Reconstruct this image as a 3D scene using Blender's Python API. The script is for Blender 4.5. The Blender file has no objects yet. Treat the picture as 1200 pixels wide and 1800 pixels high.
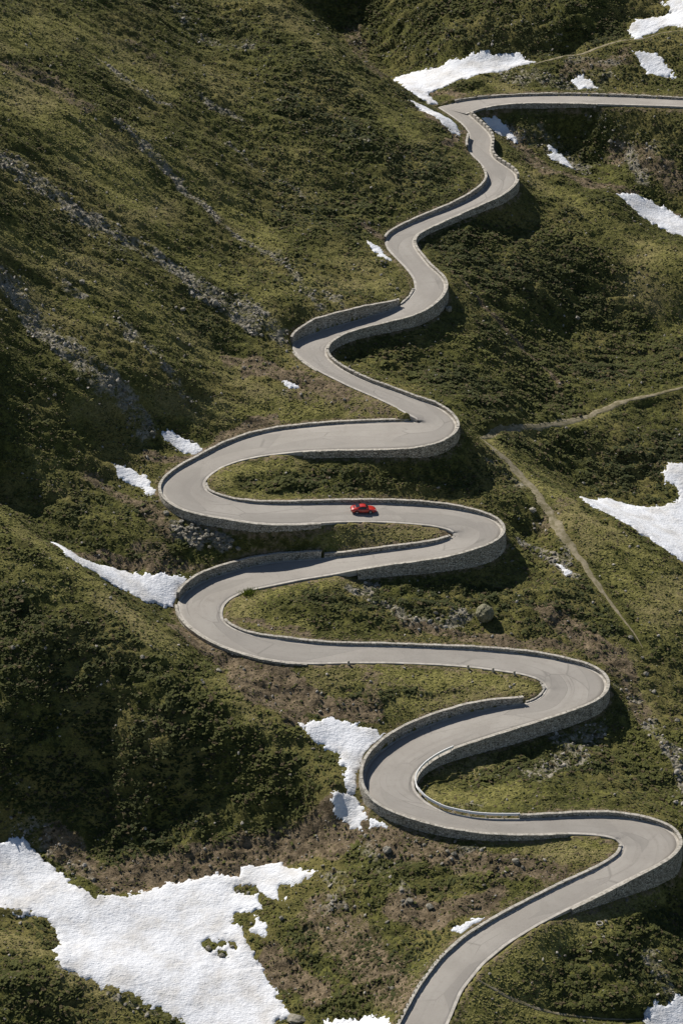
import bpy, bmesh, math, random
import numpy as np
from mathutils import Vector, Matrix

random.seed(7)
RNG = np.random.default_rng(11)
SC = bpy.context.scene
COL = SC.collection

# ------------------------------------------------------------------ camera, sky, sun, exposure
PITCH = math.radians(29.5)
DIST = 420.0
PXM = 10.2                                   # photograph pixels per metre at the aim point
FPX = PXM * DIST                             # focal length in photograph pixels (1200 x 1800)
CAM = np.array([0.0, -DIST * math.cos(PITCH), DIST * math.sin(PITCH)])
cd = bpy.data.cameras.new('camera')
cam = bpy.data.objects.new('camera', cd)
COL.objects.link(cam)
cam.location = CAM
cam.rotation_euler = (math.pi / 2 - PITCH, 0, 0)
cd.sensor_fit = 'VERTICAL'
cd.sensor_height = 36.0
cd.lens = 36.0 * FPX / 1800.0
cd.clip_start = 1.0
cd.clip_end = 9000.0
SC.camera = cam

SUN_EL = math.radians(42)
SUN_AZ = math.radians(-41)                   # measured from +y (away from the camera) towards +x
sun_dir = Vector((math.sin(SUN_AZ) * math.cos(SUN_EL), math.cos(SUN_AZ) * math.cos(SUN_EL), math.sin(SUN_EL)))
world = bpy.data.worlds.new('World')
SC.world = world
world.use_nodes = True
wn = world.node_tree
sky = wn.nodes.new('ShaderNodeTexSky')
sky.sky_type = 'NISHITA'
sky.sun_disc = False
sky.sun_elevation = SUN_EL
sky.sun_rotation = SUN_AZ
sky.altitude = 1900
wn.links.new(sky.outputs[0], wn.nodes['Background'].inputs[0])
wn.nodes['Background'].inputs[1].default_value = 0.06
sl = bpy.data.lights.new('sun', 'SUN')
sl.energy = 5.0
sl.angle = math.radians(0.5)
sl.color = (1.0, 0.955, 0.89)
so = bpy.data.objects.new('sun', sl)
COL.objects.link(so)
so.rotation_euler = (-sun_dir).to_track_quat('-Z', 'Y').to_euler()
so.location = (-60, 60, 120)
SC.view_settings.view_transform = 'Standard'
SC.view_settings.look = 'None'
SC.view_settings.gamma = 1.0
SC.view_settings.exposure = 0.2
SC.view_settings.use_curve_mapping = False
SC.cycles.max_bounces = 4

# ------------------------------------------------------------------ helpers
def unproj(P, z):
    """pixel of the photograph -> point of the place at height z"""
    P = np.atleast_2d(np.asarray(P, float))
    u = (P[:, 0] - 600) / FPX
    v = (900 - P[:, 1]) / FPX
    dy = math.cos(PITCH) + v * math.sin(PITCH)
    dz = -math.sin(PITCH) + v * math.cos(PITCH)
    t = (np.asarray(z, float) - CAM[2]) / dz
    return np.c_[CAM[0] + t * u, CAM[1] + t * dy, CAM[2] + t * dz]

def smooth(a, b, x):
    t = np.clip((x - a) / (b - a), 0, 1)
    return t * t * (3 - 2 * t)

_perm = np.random.default_rng(5).permutation(512).astype(np.int64)
_ang = np.random.default_rng(6).uniform(0, 2 * np.pi, 512)
def perlin(x, y, seed=0):
    xi = np.floor(x).astype(np.int64); yi = np.floor(y).astype(np.int64)
    xf = x - xi; yf = y - yi
    def g(ix, iy, fx, fy):
        h = _ang[_perm[(_perm[(ix + seed * 37) & 511] + iy) & 511]]
        return np.cos(h) * fx + np.sin(h) * fy
    u = xf ** 3 * (xf * (xf * 6 - 15) + 10); v = yf ** 3 * (yf * (yf * 6 - 15) + 10)
    a = g(xi, yi, xf, yf); b = g(xi + 1, yi, xf - 1, yf)
    c = g(xi, yi + 1, xf, yf - 1); d = g(xi + 1, yi + 1, xf - 1, yf - 1)
    return (a + u * (b - a)) + v * ((c + u * (d - c)) - (a + u * (b - a)))

def fbm(x, y, wl, octaves=3, seed=0, gain=0.5):
    s = 0; a = 1.0
    for k in range(octaves):
        s = s + a * perlin(x / wl + 13.7 * k, y / wl - 7.1 * k, seed + k)
        wl = wl / 2.03; a *= gain
    return s

def make_obj(name, verts, faces, mats, parent=None, smooth_shade=False, uvs=None, mat_idx=None):
    me = bpy.data.meshes.new(name)
    me.from_pydata([tuple(v) for v in verts], [], [tuple(f) for f in faces])
    for m in (mats if isinstance(mats, (list, tuple)) else [mats]):
        me.materials.append(m)
    if uvs is not None:
        ul = me.uv_layers.new(name='UVMap')
        li = np.zeros(len(me.loops), np.int32); me.loops.foreach_get('vertex_index', li)
        ul.data.foreach_set('uv', np.asarray(uvs, np.float32)[li].ravel())
    if mat_idx is not None:
        me.polygons.foreach_set('material_index', np.asarray(mat_idx, np.int32))
    if smooth_shade:
        me.polygons.foreach_set('use_smooth', np.ones(len(me.polygons), bool))
    me.update()
    o = bpy.data.objects.new(name, me)
    COL.objects.link(o)
    if parent: o.parent = parent
    return o

def grid_mesh(name, X, Y, Z, mat, keep=None, smooth_shade=True):
    ny, nx = X.shape
    co = np.stack([X, Y, Z], -1).reshape(-1, 3).astype(np.float32)
    i = np.arange((ny - 1) * (nx - 1)); r = i // (nx - 1); c = i % (nx - 1)
    a = r * nx + c
    q = np.stack([a, a + 1, a + 1 + nx, a + nx], 1)
    if keep is not None:
        q = q[keep.ravel()]
        used = np.unique(q); remap = np.zeros(len(co), np.int64); remap[used] = np.arange(len(used))
        co = co[used]; q = remap[q]
    me = bpy.data.meshes.new(name)
    me.vertices.add(len(co)); me.vertices.foreach_set('co', co.ravel())
    me.loops.add(q.size); me.loops.foreach_set('vertex_index', q.ravel().astype(np.int32))
    me.polygons.add(len(q)); me.polygons.foreach_set('loop_start', np.arange(0, q.size, 4, dtype=np.int32))
    me.polygons.foreach_set('loop_total', np.full(len(q), 4, np.int32))
    if smooth_shade: me.polygons.foreach_set('use_smooth', np.ones(len(q), bool))
    me.materials.append(mat)
    me.update(calc_edges=True); me.validate()
    o = bpy.data.objects.new(name, me); COL.objects.link(o)
    return o

def empty(name, loc, rz=0.0):
    o = bpy.data.objects.new(name, None); COL.objects.link(o)
    o.location = loc; o.rotation_euler = (0, 0, rz); o.empty_display_size = 0.3
    return o

def tag(o, label, cat, group=None):
    o['label'] = label; o['category'] = cat
    if group: o['group'] = group
    return o

def structure(o):
    o['kind'] = 'structure'; return o

# ------------------------------------------------------------------ materials
def new_mat(name, rough=0.9, spec=0.2):
    m = bpy.data.materials.new(name); m.use_nodes = True
    b = m.node_tree.nodes['Principled BSDF']
    b.inputs['Roughness'].default_value = rough
    b.inputs['Specular IOR Level'].default_value = spec
    return m, m.node_tree, b

class NT:
    """small helper to write node graphs"""
    def __init__(s, t): s.t = t
    def n(s, kind, **kw):
        k = s.t.nodes.new(kind)
        for a, v in kw.items(): setattr(k, a, v)
        return k
    def link(s, a, b): s.t.links.new(a, b)
    def val(s, sock, v):
        if hasattr(v, 'is_output') or isinstance(v, bpy.types.NodeSocket): s.link(v, sock)
        elif isinstance(v, (tuple, list)) and len(v) == 3 and sock.type == 'RGBA': sock.default_value = (*v, 1)
        else: sock.default_value = v
    def noise(s, vec, scale, detail=4, rough=0.55, dist=0.0):
        k = s.n('ShaderNodeTexNoise'); s.link(vec, k.inputs['Vector'])
        k.inputs['Scale'].default_value = scale; k.inputs['Detail'].default_value = detail
        k.inputs['Roughness'].default_value = rough; k.inputs['Distortion'].default_value = dist
        return k.outputs['Fac']
    def vor(s, vec, scale, feature='F1', out='Distance', rnd=1.0):
        k = s.n('ShaderNodeTexVoronoi', feature=feature); s.link(vec, k.inputs['Vector'])
        k.inputs['Scale'].default_value = scale; k.inputs['Randomness'].default_value = rnd
        return k.outputs[out]
    def mix(s, fac, a, b, blend='MIX'):
        k = s.n('ShaderNodeMix', data_type='RGBA', blend_type=blend)
        s.val(k.inputs[0], fac); s.val(k.inputs[6], a); s.val(k.inputs[7], b)
        return k.outputs[2]
    def math(s, op, a, b=0.0, clamp=False):
        k = s.n('ShaderNodeMath', operation=op, use_clamp=clamp)
        s.val(k.inputs[0], a); s.val(k.inputs[1], b)
        return k.outputs[0]
    def ramp(s, fac, lo, hi):
        k = s.n('ShaderNodeMapRange', clamp=True, interpolation_type='SMOOTHSTEP'); s.val(k.inputs[0], fac)
        k.inputs[1].default_value = lo; k.inputs[2].default_value = hi
        return k.outputs[0]
    def scale(s, vec, sc):
        k = s.n('ShaderNodeMapping'); s.link(vec, k.inputs[0]); k.inputs['Scale'].default_value = sc
        return k.outputs[0]
    def bump(s, h, strength, dist, nrm=None):
        k = s.n('ShaderNodeBump'); s.val(k.inputs['Height'], h)
        k.inputs['Strength'].default_value = strength; k.inputs['Distance'].default_value = dist
        if nrm: s.link(nrm, k.inputs['Normal'])
        return k.outputs[0]

def mat_terrain():
    m, t, b = new_mat('alpine_ground', 0.95, 0.1); g = NT(t)
    P = g.n('ShaderNodeTexCoord').outputs['Object']
    at = g.n('ShaderNodeAttribute', attribute_name='zone')
    sep = g.n('ShaderNodeSeparateColor'); g.link(at.outputs['Color'], sep.inputs[0])
    rock, brown, grass = sep.outputs[0], sep.outputs[1], sep.outputs[2]
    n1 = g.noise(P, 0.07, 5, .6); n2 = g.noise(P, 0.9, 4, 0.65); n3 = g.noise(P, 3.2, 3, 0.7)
    green = g.mix(g.ramp(n2, .36, .64), (.060, .063, .018), (.150, .148, .038))
    green = g.mix(g.math('MULTIPLY', g.ramp(n1, .42, .62), .8), green, (.205, .175, .060))
    gr = g.mix(g.ramp(n2, .35, .65), (.185, .178, .046), (.325, .290, .098))
    gr = g.mix(g.math('MULTIPLY', g.ramp(n1, .45, .6), .6), gr, (.33, .265, .140))
    c = g.mix(g.math('MULTIPLY', grass, g.ramp(n3, .2, .6)), green, gr)
    br = g.mix(g.ramp(n2, .35, .65), (.115, .086, .052), (.270, .205, .130))
    c = g.mix(g.ramp(g.math('ADD', brown, g.math('MULTIPLY', g.math('SUBTRACT', n2, .5), 1.1)), .30, .62), c, br)
    vr = g.vor(P, 1.7, out='Color')
    sv = g.n('ShaderNodeSeparateColor'); g.link(vr, sv.inputs[0])
    rk = g.mix(sv.outputs[0], (.17, .155, .105), (.40, .36, .285))
    c = g.mix(g.ramp(g.math('ADD', rock, g.math('MULTIPLY', g.math('SUBTRACT', n2, .5), 1.3)), .42, .85), c, rk)
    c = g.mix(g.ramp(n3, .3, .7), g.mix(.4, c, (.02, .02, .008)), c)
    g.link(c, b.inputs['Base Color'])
    h = g.math('ADD', g.math('MULTIPLY', n2, .6), g.math('MULTIPLY', n3, .3))
    h = g.math('ADD', h, g.math('MULTIPLY', g.math('MULTIPLY', g.vor(P, 1.7), rock), -.5))
    g.link(g.bump(h, 0.9, 0.55), b.inputs['Normal'])
    return m

def mat_shrub():
    m, t, b = new_mat('shrub_leaves', 0.8, 0.15); g = NT(t)
    at = g.n('ShaderNodeAttribute', attribute_type='INSTANCER', attribute_name='col')
    P = g.n('ShaderNodeTexCoord').outputs['Object']
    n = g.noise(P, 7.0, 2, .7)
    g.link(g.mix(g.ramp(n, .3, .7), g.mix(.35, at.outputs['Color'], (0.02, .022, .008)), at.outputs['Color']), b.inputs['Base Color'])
    g.link(g.bump(n, .8, .1), b.inputs['Normal'])
    return m

def mat_scree():
    m, t, b = new_mat('scree_stone', 0.9, 0.2); g = NT(t)
    at = g.n('ShaderNodeAttribute', attribute_type='INSTANCER', attribute_name='col')
    P = g.n('ShaderNodeTexCoord').outputs['Object']
    g.link(g.mix(g.ramp(g.noise(P, 4, 3), .35, .7), g.mix(.45, at.outputs['Color'], (.03, .03, .025)), at.outputs['Color']), b.inputs['Base Color'])
    return m

def mat_boulder():
    m, t, b = new_mat('boulder_stone', 0.9, 0.2); g = NT(t)
    P = g.n('ShaderNodeTexCoord').outputs['Object']
    oi = g.n('ShaderNodeObjectInfo').outputs['Random']
    n = g.noise(P, 2.2, 5, .65); n2 = g.noise(P, 7, 4, .7)
    c = g.mix(g.ramp(n, .3, .7), (.20, .185, .15), (.42, .385, .32))
    c = g.mix(g.math('MULTIPLY', g.ramp(n2, .48, .62), .7), c, (.12, .12, .055))
    c = g.mix(g.math('MULTIPLY', oi, .4), c, (.12, .11, .08))
    g.link(c, b.inputs['Base Color'])
    g.link(g.bump(g.math('ADD', n, n2), .8, .12), b.inputs['Normal'])
    return m

def mat_road():
    m, t, b = new_mat('granite_sett_road', 0.85, 0.25); g = NT(t)
    UV = g.n('ShaderNodeTexCoord').outputs['UV']        # u = metres across, v = metres along
    P = g.n('ShaderNodeTexCoord').outputs['Object']
    n1 = g.noise(P, 0.16, 4); n2 = g.noise(P, 1.3, 4, .65); n3 = g.noise(P, 6, 3, .7)
    st = g.noise(g.scale(UV, (.8, 0.03, 1)), 1.0, 5, .6)          # worn tracks running along the road
    c = g.mix(g.ramp(n1, .32, .68), (.305, .278, .242), (.364, .335, .294))
    c = g.mix(g.math('MULTIPLY', g.ramp(st, .48, .72), .45), c, (.245, .222, .192))
    c = g.mix(g.math('MULTIPLY', g.ramp(n2, .50, .75), .40), c, (.235, .210, .178))
    c = g.mix(g.math('MULTIPLY', g.ramp(n3, .35, .75), .30), c, (.40, .37, .33))
    # single dark skid marks and patched joints
    sk = g.noise(g.scale(UV, (1.6, 0.07, 1)), 1.0, 2, .5)
    c = g.mix(g.math('MULTIPLY', g.ramp(sk, .66, .74), .35), c, (.10, .092, .085))
    pc = g.n('ShaderNodeSeparateColor'); g.link(g.vor(g.scale(UV, (.28, .085, 1)), 1.0, out='Color', rnd=.9), pc.inputs[0])
    c = g.mix(g.math('MULTIPLY', g.ramp(pc.outputs[0], .35, 1.0), .38), c, (.225, .208, .185))
    seam = g.vor(g.scale(UV, (.28, .085, 1)), 1.0, feature='DISTANCE_TO_EDGE', rnd=.9)
    c = g.mix(g.math('MULTIPLY', g.math('MULTIPLY', g.ramp(seam, .022, .0), .45), g.ramp(n1, .45, .6)), c, (.15, .138, .12))
    g.link(c, b.inputs['Base Color'])
    br = g.n('ShaderNodeTexVoronoi', feature='DISTANCE_TO_EDGE'); g.link(UV, br.inputs['Vector']); br.inputs['Scale'].default_value = 7
    g.link(g.bump(g.math('ADD', g.ramp(br.outputs['Distance'], 0, .12), n3), .35, .03), b.inputs['Normal'])
    return m

def mat_wall(name, tint=(1, 1, 1), scale=1.0):
    m, t, b = new_mat(name, 0.92, 0.15); g = NT(t)
    UV = g.n('ShaderNodeTexCoord').outputs['UV']
    P = g.n('ShaderNodeTexCoord').outputs['Object']
    V = g.scale(UV, (2.3 * scale, 4.6 * scale, 1))
    cell = g.vor(V, 1.0, out='Color', rnd=.8)
    sc = g.n('ShaderNodeSeparateColor'); g.link(cell, sc.inputs[0])
    ed = g.n('ShaderNodeTexVoronoi', feature='DISTANCE_TO_EDGE'); g.link(V, ed.inputs['Vector'])
    ed.inputs['Scale'].default_value = 1.0; ed.inputs['Randomness'].default_value = .8
    T = lambda *c: tuple(a * k for a, k in zip(c, tint))
    c = g.mix(sc.outputs[0], T(.39, .35, .285), T(.66, .605, .515))
    n = g.noise(P, .5, 4); n2 = g.noise(P, 3.5, 4, .7)
    c = g.mix(g.math('MULTIPLY', g.ramp(n, .45, .7), .55), c, T(.35, .32, .25))
    c = g.mix(g.math('MULTIPLY', g.ramp(n2, .5, .7), .5), c, T(.21, .20, .145))
    drip = g.noise(g.scale(UV, (1.3, .16, 1)), 1.0, 4, .6)
    c = g.mix(g.math('MULTIPLY', g.ramp(drip, .55, .72), .5), c, T(.15, .14, .115))
    jt = g.ramp(ed.outputs['Distance'], 0.0, .10)
    c = g.mix(jt, T(.085, .078, .060), c)
    g.link(c, b.inputs['Base Color'])
    g.link(g.bump(g.math('ADD', jt, g.math('MULTIPLY', sc.outputs[1], .6)), .9, .10), b.inputs['Normal'])
    return m

def mat_plain(name, lo, hi, sc=2.0, rough=.9, bump=.4, spec=.2):
    m, t, b = new_mat(name, rough, spec); g = NT(t)
    P = g.n('ShaderNodeTexCoord').outputs['Object']
    n = g.noise(P, sc, 5, .65)
    g.link(g.mix(g.ramp(n, .3, .7), lo, hi), b.inputs['Base Color'])
    if bump: g.link(g.bump(n, bump, .08), b.inputs['Normal'])
    return m

def mat_snow():
    m, t, b = new_mat('old_snow', 0.7, 0.25); g = NT(t)
    P = g.n('ShaderNodeTexCoord').outputs['Object']
    n = g.noise(P, .25, 5, .6); n2 = g.noise(P, 2.4, 4, .7); n3 = g.noise(P, 5.5, 2, .8)
    c = g.mix(g.ramp(n, .38, .75), (.80, .81, .83), (.62, .60, .57))
    c = g.mix(g.math('MULTIPLY', g.ramp(n3, .64, .74), .4), c, (.40, .36, .31))
    g.link(c, b.inputs['Base Color'])
    g.link(g.bump(g.math('ADD', n2, g.math('MULTIPLY', g.noise(g.scale(P, (1.6, 3.2, 1)), 1.5, 3, .6), 1.2)), .55, .22), b.inputs['Normal'])
    return m

def mat_simple(name, col, rough=.5, metal=0.0, spec=.5, coat=0.0):
    m, t, b = new_mat(name, rough, spec); g = NT(t)
    b.inputs['Metallic'].default_value = metal; b.inputs['Coat Weight'].default_value = coat
    P = g.n('ShaderNodeTexCoord').outputs['Object']
    g.link(g.mix(g.noise(P, 3.0, 3), tuple(c * .9 for c in col), tuple(min(1, c * 1.1) for c in col)), b.inputs['Base Color'])
    return m

M_MOSSY = mat_plain('mossy_boulder', (.10, .098, .052), (.27, .25, .17), 5.0, bump=.9)
M_TERR = mat_terrain(); M_SHRUB = mat_shrub(); M_SCREE = mat_scree(); M_BOULDER = mat_boulder()
M_ROAD = mat_road(); M_SNOW = mat_snow()
M_WALL = mat_wall('dry_stone_masonry'); M_RUBBLE = mat_wall('rubble_masonry', (1.0, .97, .92), .8)
M_COPE = mat_plain('coping_stone', (.28, .255, .21), (.54, .50, .43), 1.6)
M_EDGE = mat_plain('pale_edge_stone', (.35, .32, .275), (.54, .50, .44), 1.1)
M_PATH = mat_plain('dirt_path', (.150, .130, .062), (.33, .28, .19), 1.1)
M_STEEL = mat_simple('galvanised_steel', (.80, .79, .76), .5, .1)

# ------------------------------------------------------------------ the road: both edges as surveyed on the photograph, then lifted onto its climb
EDGE_L = [(690,1830),(707,1797),(737,1741),(775,1689),(817,1651),(868,1619),(920,1591),(987,1557),(1040,1533),(1072,1516),(1089,1502),(1094,1487),(1081,1474),(1060,1469),(1030,1466),(996,1465),(928,1468),(860,1466),(800,1459),(746,1447),(696,1431),(662,1414),(646,1400),(637,1381),(637,1364),(646,1343),(662,1325),(687,1306),(717,1289),(767,1269),(825,1252),(883,1241),(923,1238),(942,1231),(954,1220),(959,1210),(954,1200),(942,1192),(917,1185),(871,1178),(821,1172),(767,1168),(683,1165),(610,1165),(540,1167),(502,1164),(465,1159),(427,1149),(390,1136),(365,1124),(340,1107),(322,1092),(315,1077),(311,1062),(317,1050),(340,1031),(365,1018),(395,1008),(440,996),(490,987),(565,982),(600,979),(653,972),(707,965),(747,960),(776,953),(793,946),(799,940),(796,935),(787,930),(760,924),(715,920),(664,917),(600,917),(550,920),(500,922),(450,920),(400,912),(350,904),(317,895),(295,882),(285,870),(281,860),(285,850),(300,835),(325,819),(355,804),(390,785),(437,767),(487,756),(550,749),(600,745),(672,742),(720,741),(736,739),(736,737),(720,731),(690,713),(660,699),(615,680),(585,665),(555,650),(534,636),(517,620),(511,608),(513,603),(530,594),(555,584),(600,570),(648,557),(684,546),(704,538),(720,524),(730,509),(728,490),(712,470),(693,451),(678,435),(675,425),(685,412),(715,397),(750,382),(790,367),(825,350),(847,335),(857,320),(855,305),(845,288),(828,272),(820,263),(822,252),(827,240),(815,220),(795,205),(770,189)]
EDGE_R = [(772,1830),(786,1800),(811,1740),(849,1693),(890,1659),(945,1625),(1002,1596),(1051,1573),(1098,1549),(1163,1517),(1189,1499),(1197,1482),(1185,1464),(1155,1449),(1115,1440),(1072,1435),(1021,1435),(962,1438),(919,1440),(860,1440),(825,1437),(779,1427),(746,1410),(727,1389),(725,1372),(731,1358),(746,1343),(767,1329),(792,1317),(833,1303),(892,1284),(954,1265),(1004,1249),(1050,1232),(1066,1217),(1068,1202),(1058,1187),(1033,1173),(996,1164),(950,1154),(900,1148),(825,1142),(750,1139),(675,1136),(600,1135),(552,1132),(502,1126),(452,1119),(427,1112),(402,1101),(391,1090),(389,1077),(392,1065),(402,1054),(420,1044),(440,1037),(480,1029),(527,1019),(590,1009),(629,1001),(680,993),(733,987),(787,979),(827,968),(860,958),(879,947),(886,937),(884,927),(874,917),(855,908),(819,899),(787,893),(733,888),(667,885),(600,885),(550,886),(500,887),(450,886),(412,881),(380,872),(365,864),(359,855),(360,845),(370,834),(390,821),(420,810),(462,801),(500,797),(534,793),(600,791),(690,790),(735,787),(768,780),(792,769),(805,757),(805,746),(792,731),(768,714),(735,704),(690,687),(645,671),(615,657),(591,644),(575,629),(571,617),(578,604),(594,592),(615,583),(645,575),(705,561),(735,552),(756,540),(771,527),(782,514),(783,499),(775,486),(755,470),(738,449),(727,435),(725,425),(732,412),(755,400),(800,380),(840,362),(880,345),(905,325),(910,312),(900,300),(880,288),(866,279),(860,267),(865,250),(862,237),(850,225),(835,212),(820,198)]

TOP_L = [(770,189),(800,179),(850,173),(920,169),(1000,168),(1100,171),(1200,176),(1290,182)]
TOP_R = [(818,200),(850,188),(880,183),(930,180),(1000,181),(1100,184),(1200,187),(1290,194)]

def dens(P, step):
    P = np.asarray(P, float)
    d = np.r_[0, np.cumsum(np.hypot(np.diff(P[:, 0]), 2 * np.diff(P[:, 1])))]
    s = np.linspace(0, d[-1], int(d[-1] / step))
    return np.c_[np.interp(s, d, P[:, 0]), np.interp(s, d, P[:, 1])]

def gauss(A, sig):
    k = int(4 * sig) + 1
    w = np.exp(-.5 * (np.arange(-k, k + 1) / sig) ** 2); w /= w.sum()
    n = len(A)
    B = np.concatenate([2 * A[:1] - A[k:0:-1], A, 2 * A[-1:] - A[-2:-k - 2:-1]])
    return np.stack([np.convolve(B[:, c], w, 'valid') for c in range(A.shape[1])], 1)

def pair_edges(EL, ER):
    A = dens(EL, 12); B = dens(ER, 12); n, m = len(A), len(B)
    c = np.hypot(A[:, None, 0] - B[None, :, 0], 2 * (A[:, None, 1] - B[None, :, 1])).tolist()
    T = [[1e18] * m for _ in range(n)]; T[0][0] = 0; bt = [[0] * m for _ in range(n)]
    for i in range(n):
        for j in range(m):
            if i == 0 and j == 0: continue
            o0 = T[i - 1][j - 1] if i and j else 1e18
            o1 = T[i - 1][j] if i else 1e18
            o2 = T[i][j - 1] if j else 1e18
            k = 0 if o0 <= o1 and o0 <= o2 else (1 if o1 <= o2 else 2)
            bt[i][j] = k; T[i][j] = (o0, o1, o2)[k] + c[i][j]
    i, j = n - 1, m - 1; path = []
    while True:
        path.append((i, j))
        if i == 0 and j == 0: break
        k = bt[i][j]
        if k != 2: i -= 1
        if k != 1: j -= 1
    path.reverse()
    return np.array([A[i] for i, j in path]), np.array([B[j] for i, j in path])

class Road:
    def __init__(s, EL, ER, z0, grade, sig):
        LL, RR = pair_edges(EL, ER)
        px = gauss(np.c_[LL, RR], .8)
        C = (px[:, :2] + px[:, 2:]) / 2
        z = z0; zs = [z]; prev = unproj(C[0], z)[0]
        for k in range(1, len(C)):
            q = unproj(C[k], z)[0]; dl = math.hypot(*(q - prev)[:2]); z += grade * dl
            prev = unproj(C[k], z)[0]; zs.append(z)
        zs = np.array(zs)
        A = np.c_[unproj(px[:, :2], zs), unproj(px[:, 2:], zs)]
        mid = (A[:, :2] + A[:, 3:5]) / 2
        d = np.r_[0, np.cumsum(np.hypot(*np.diff(mid, axis=0).T))]
        d += np.arange(len(d)) * 1e-6
        n = int(d[-1] / 0.5); ss = np.linspace(0, d[-1], n)
        A = np.stack([np.interp(ss, d, A[:, c]) for c in range(6)], 1)
        px = np.stack([np.interp(ss, d, px[:, c]) for c in range(4)], 1)
        A = gauss(A, sig)
        s.s = ss; s.px = px; s.L = A[:, :3]; s.R = A[:, 3:]; s.n = n
        s.z = (s.L[:, 2] + s.R[:, 2]) / 2
        # outward directions
        s.NL = s.outward(s.L, s.R); s.NR = s.outward(s.R, s.L)
    def outward(s, E, O):
        t = np.gradient(E[:, :2], axis=0); t = gauss(t, 2.0)
        nrm = np.c_[-t[:, 1], t[:, 0]]
        ln = np.hypot(*nrm.T)[:, None]
        away = E[:, :2] - O[:, :2]
        away = away / np.hypot(*away.T)[:, None]
        nrm = np.where(ln > .02, nrm / np.maximum(ln, 1e-6), away)
        sg = np.sign((nrm * away).sum(1))[:, None]
        nrm = gauss(nrm * np.where(sg == 0, 1, sg) + .35 * away, 2.5)
        return nrm / np.hypot(*nrm.T)[:, None]
    def edge(s, side): return (s.L, s.NL) if side == 'L' else (s.R, s.NR)
    def index(s, side, p, lo=0):
        P = s.px[:, :2] if side == 'L' else s.px[:, 2:]
        d = np.hypot(P[lo:, 0] - p[0], 2 * (P[lo:, 1] - p[1]))
        return lo + int(np.argmin(d))

MAIN = Road(EDGE_L, EDGE_R, -17.0, 0.08, 1.5)
TOP = Road(TOP_L, TOP_R, MAIN.z[-1] - .02, 0.05, 4.0)

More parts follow.
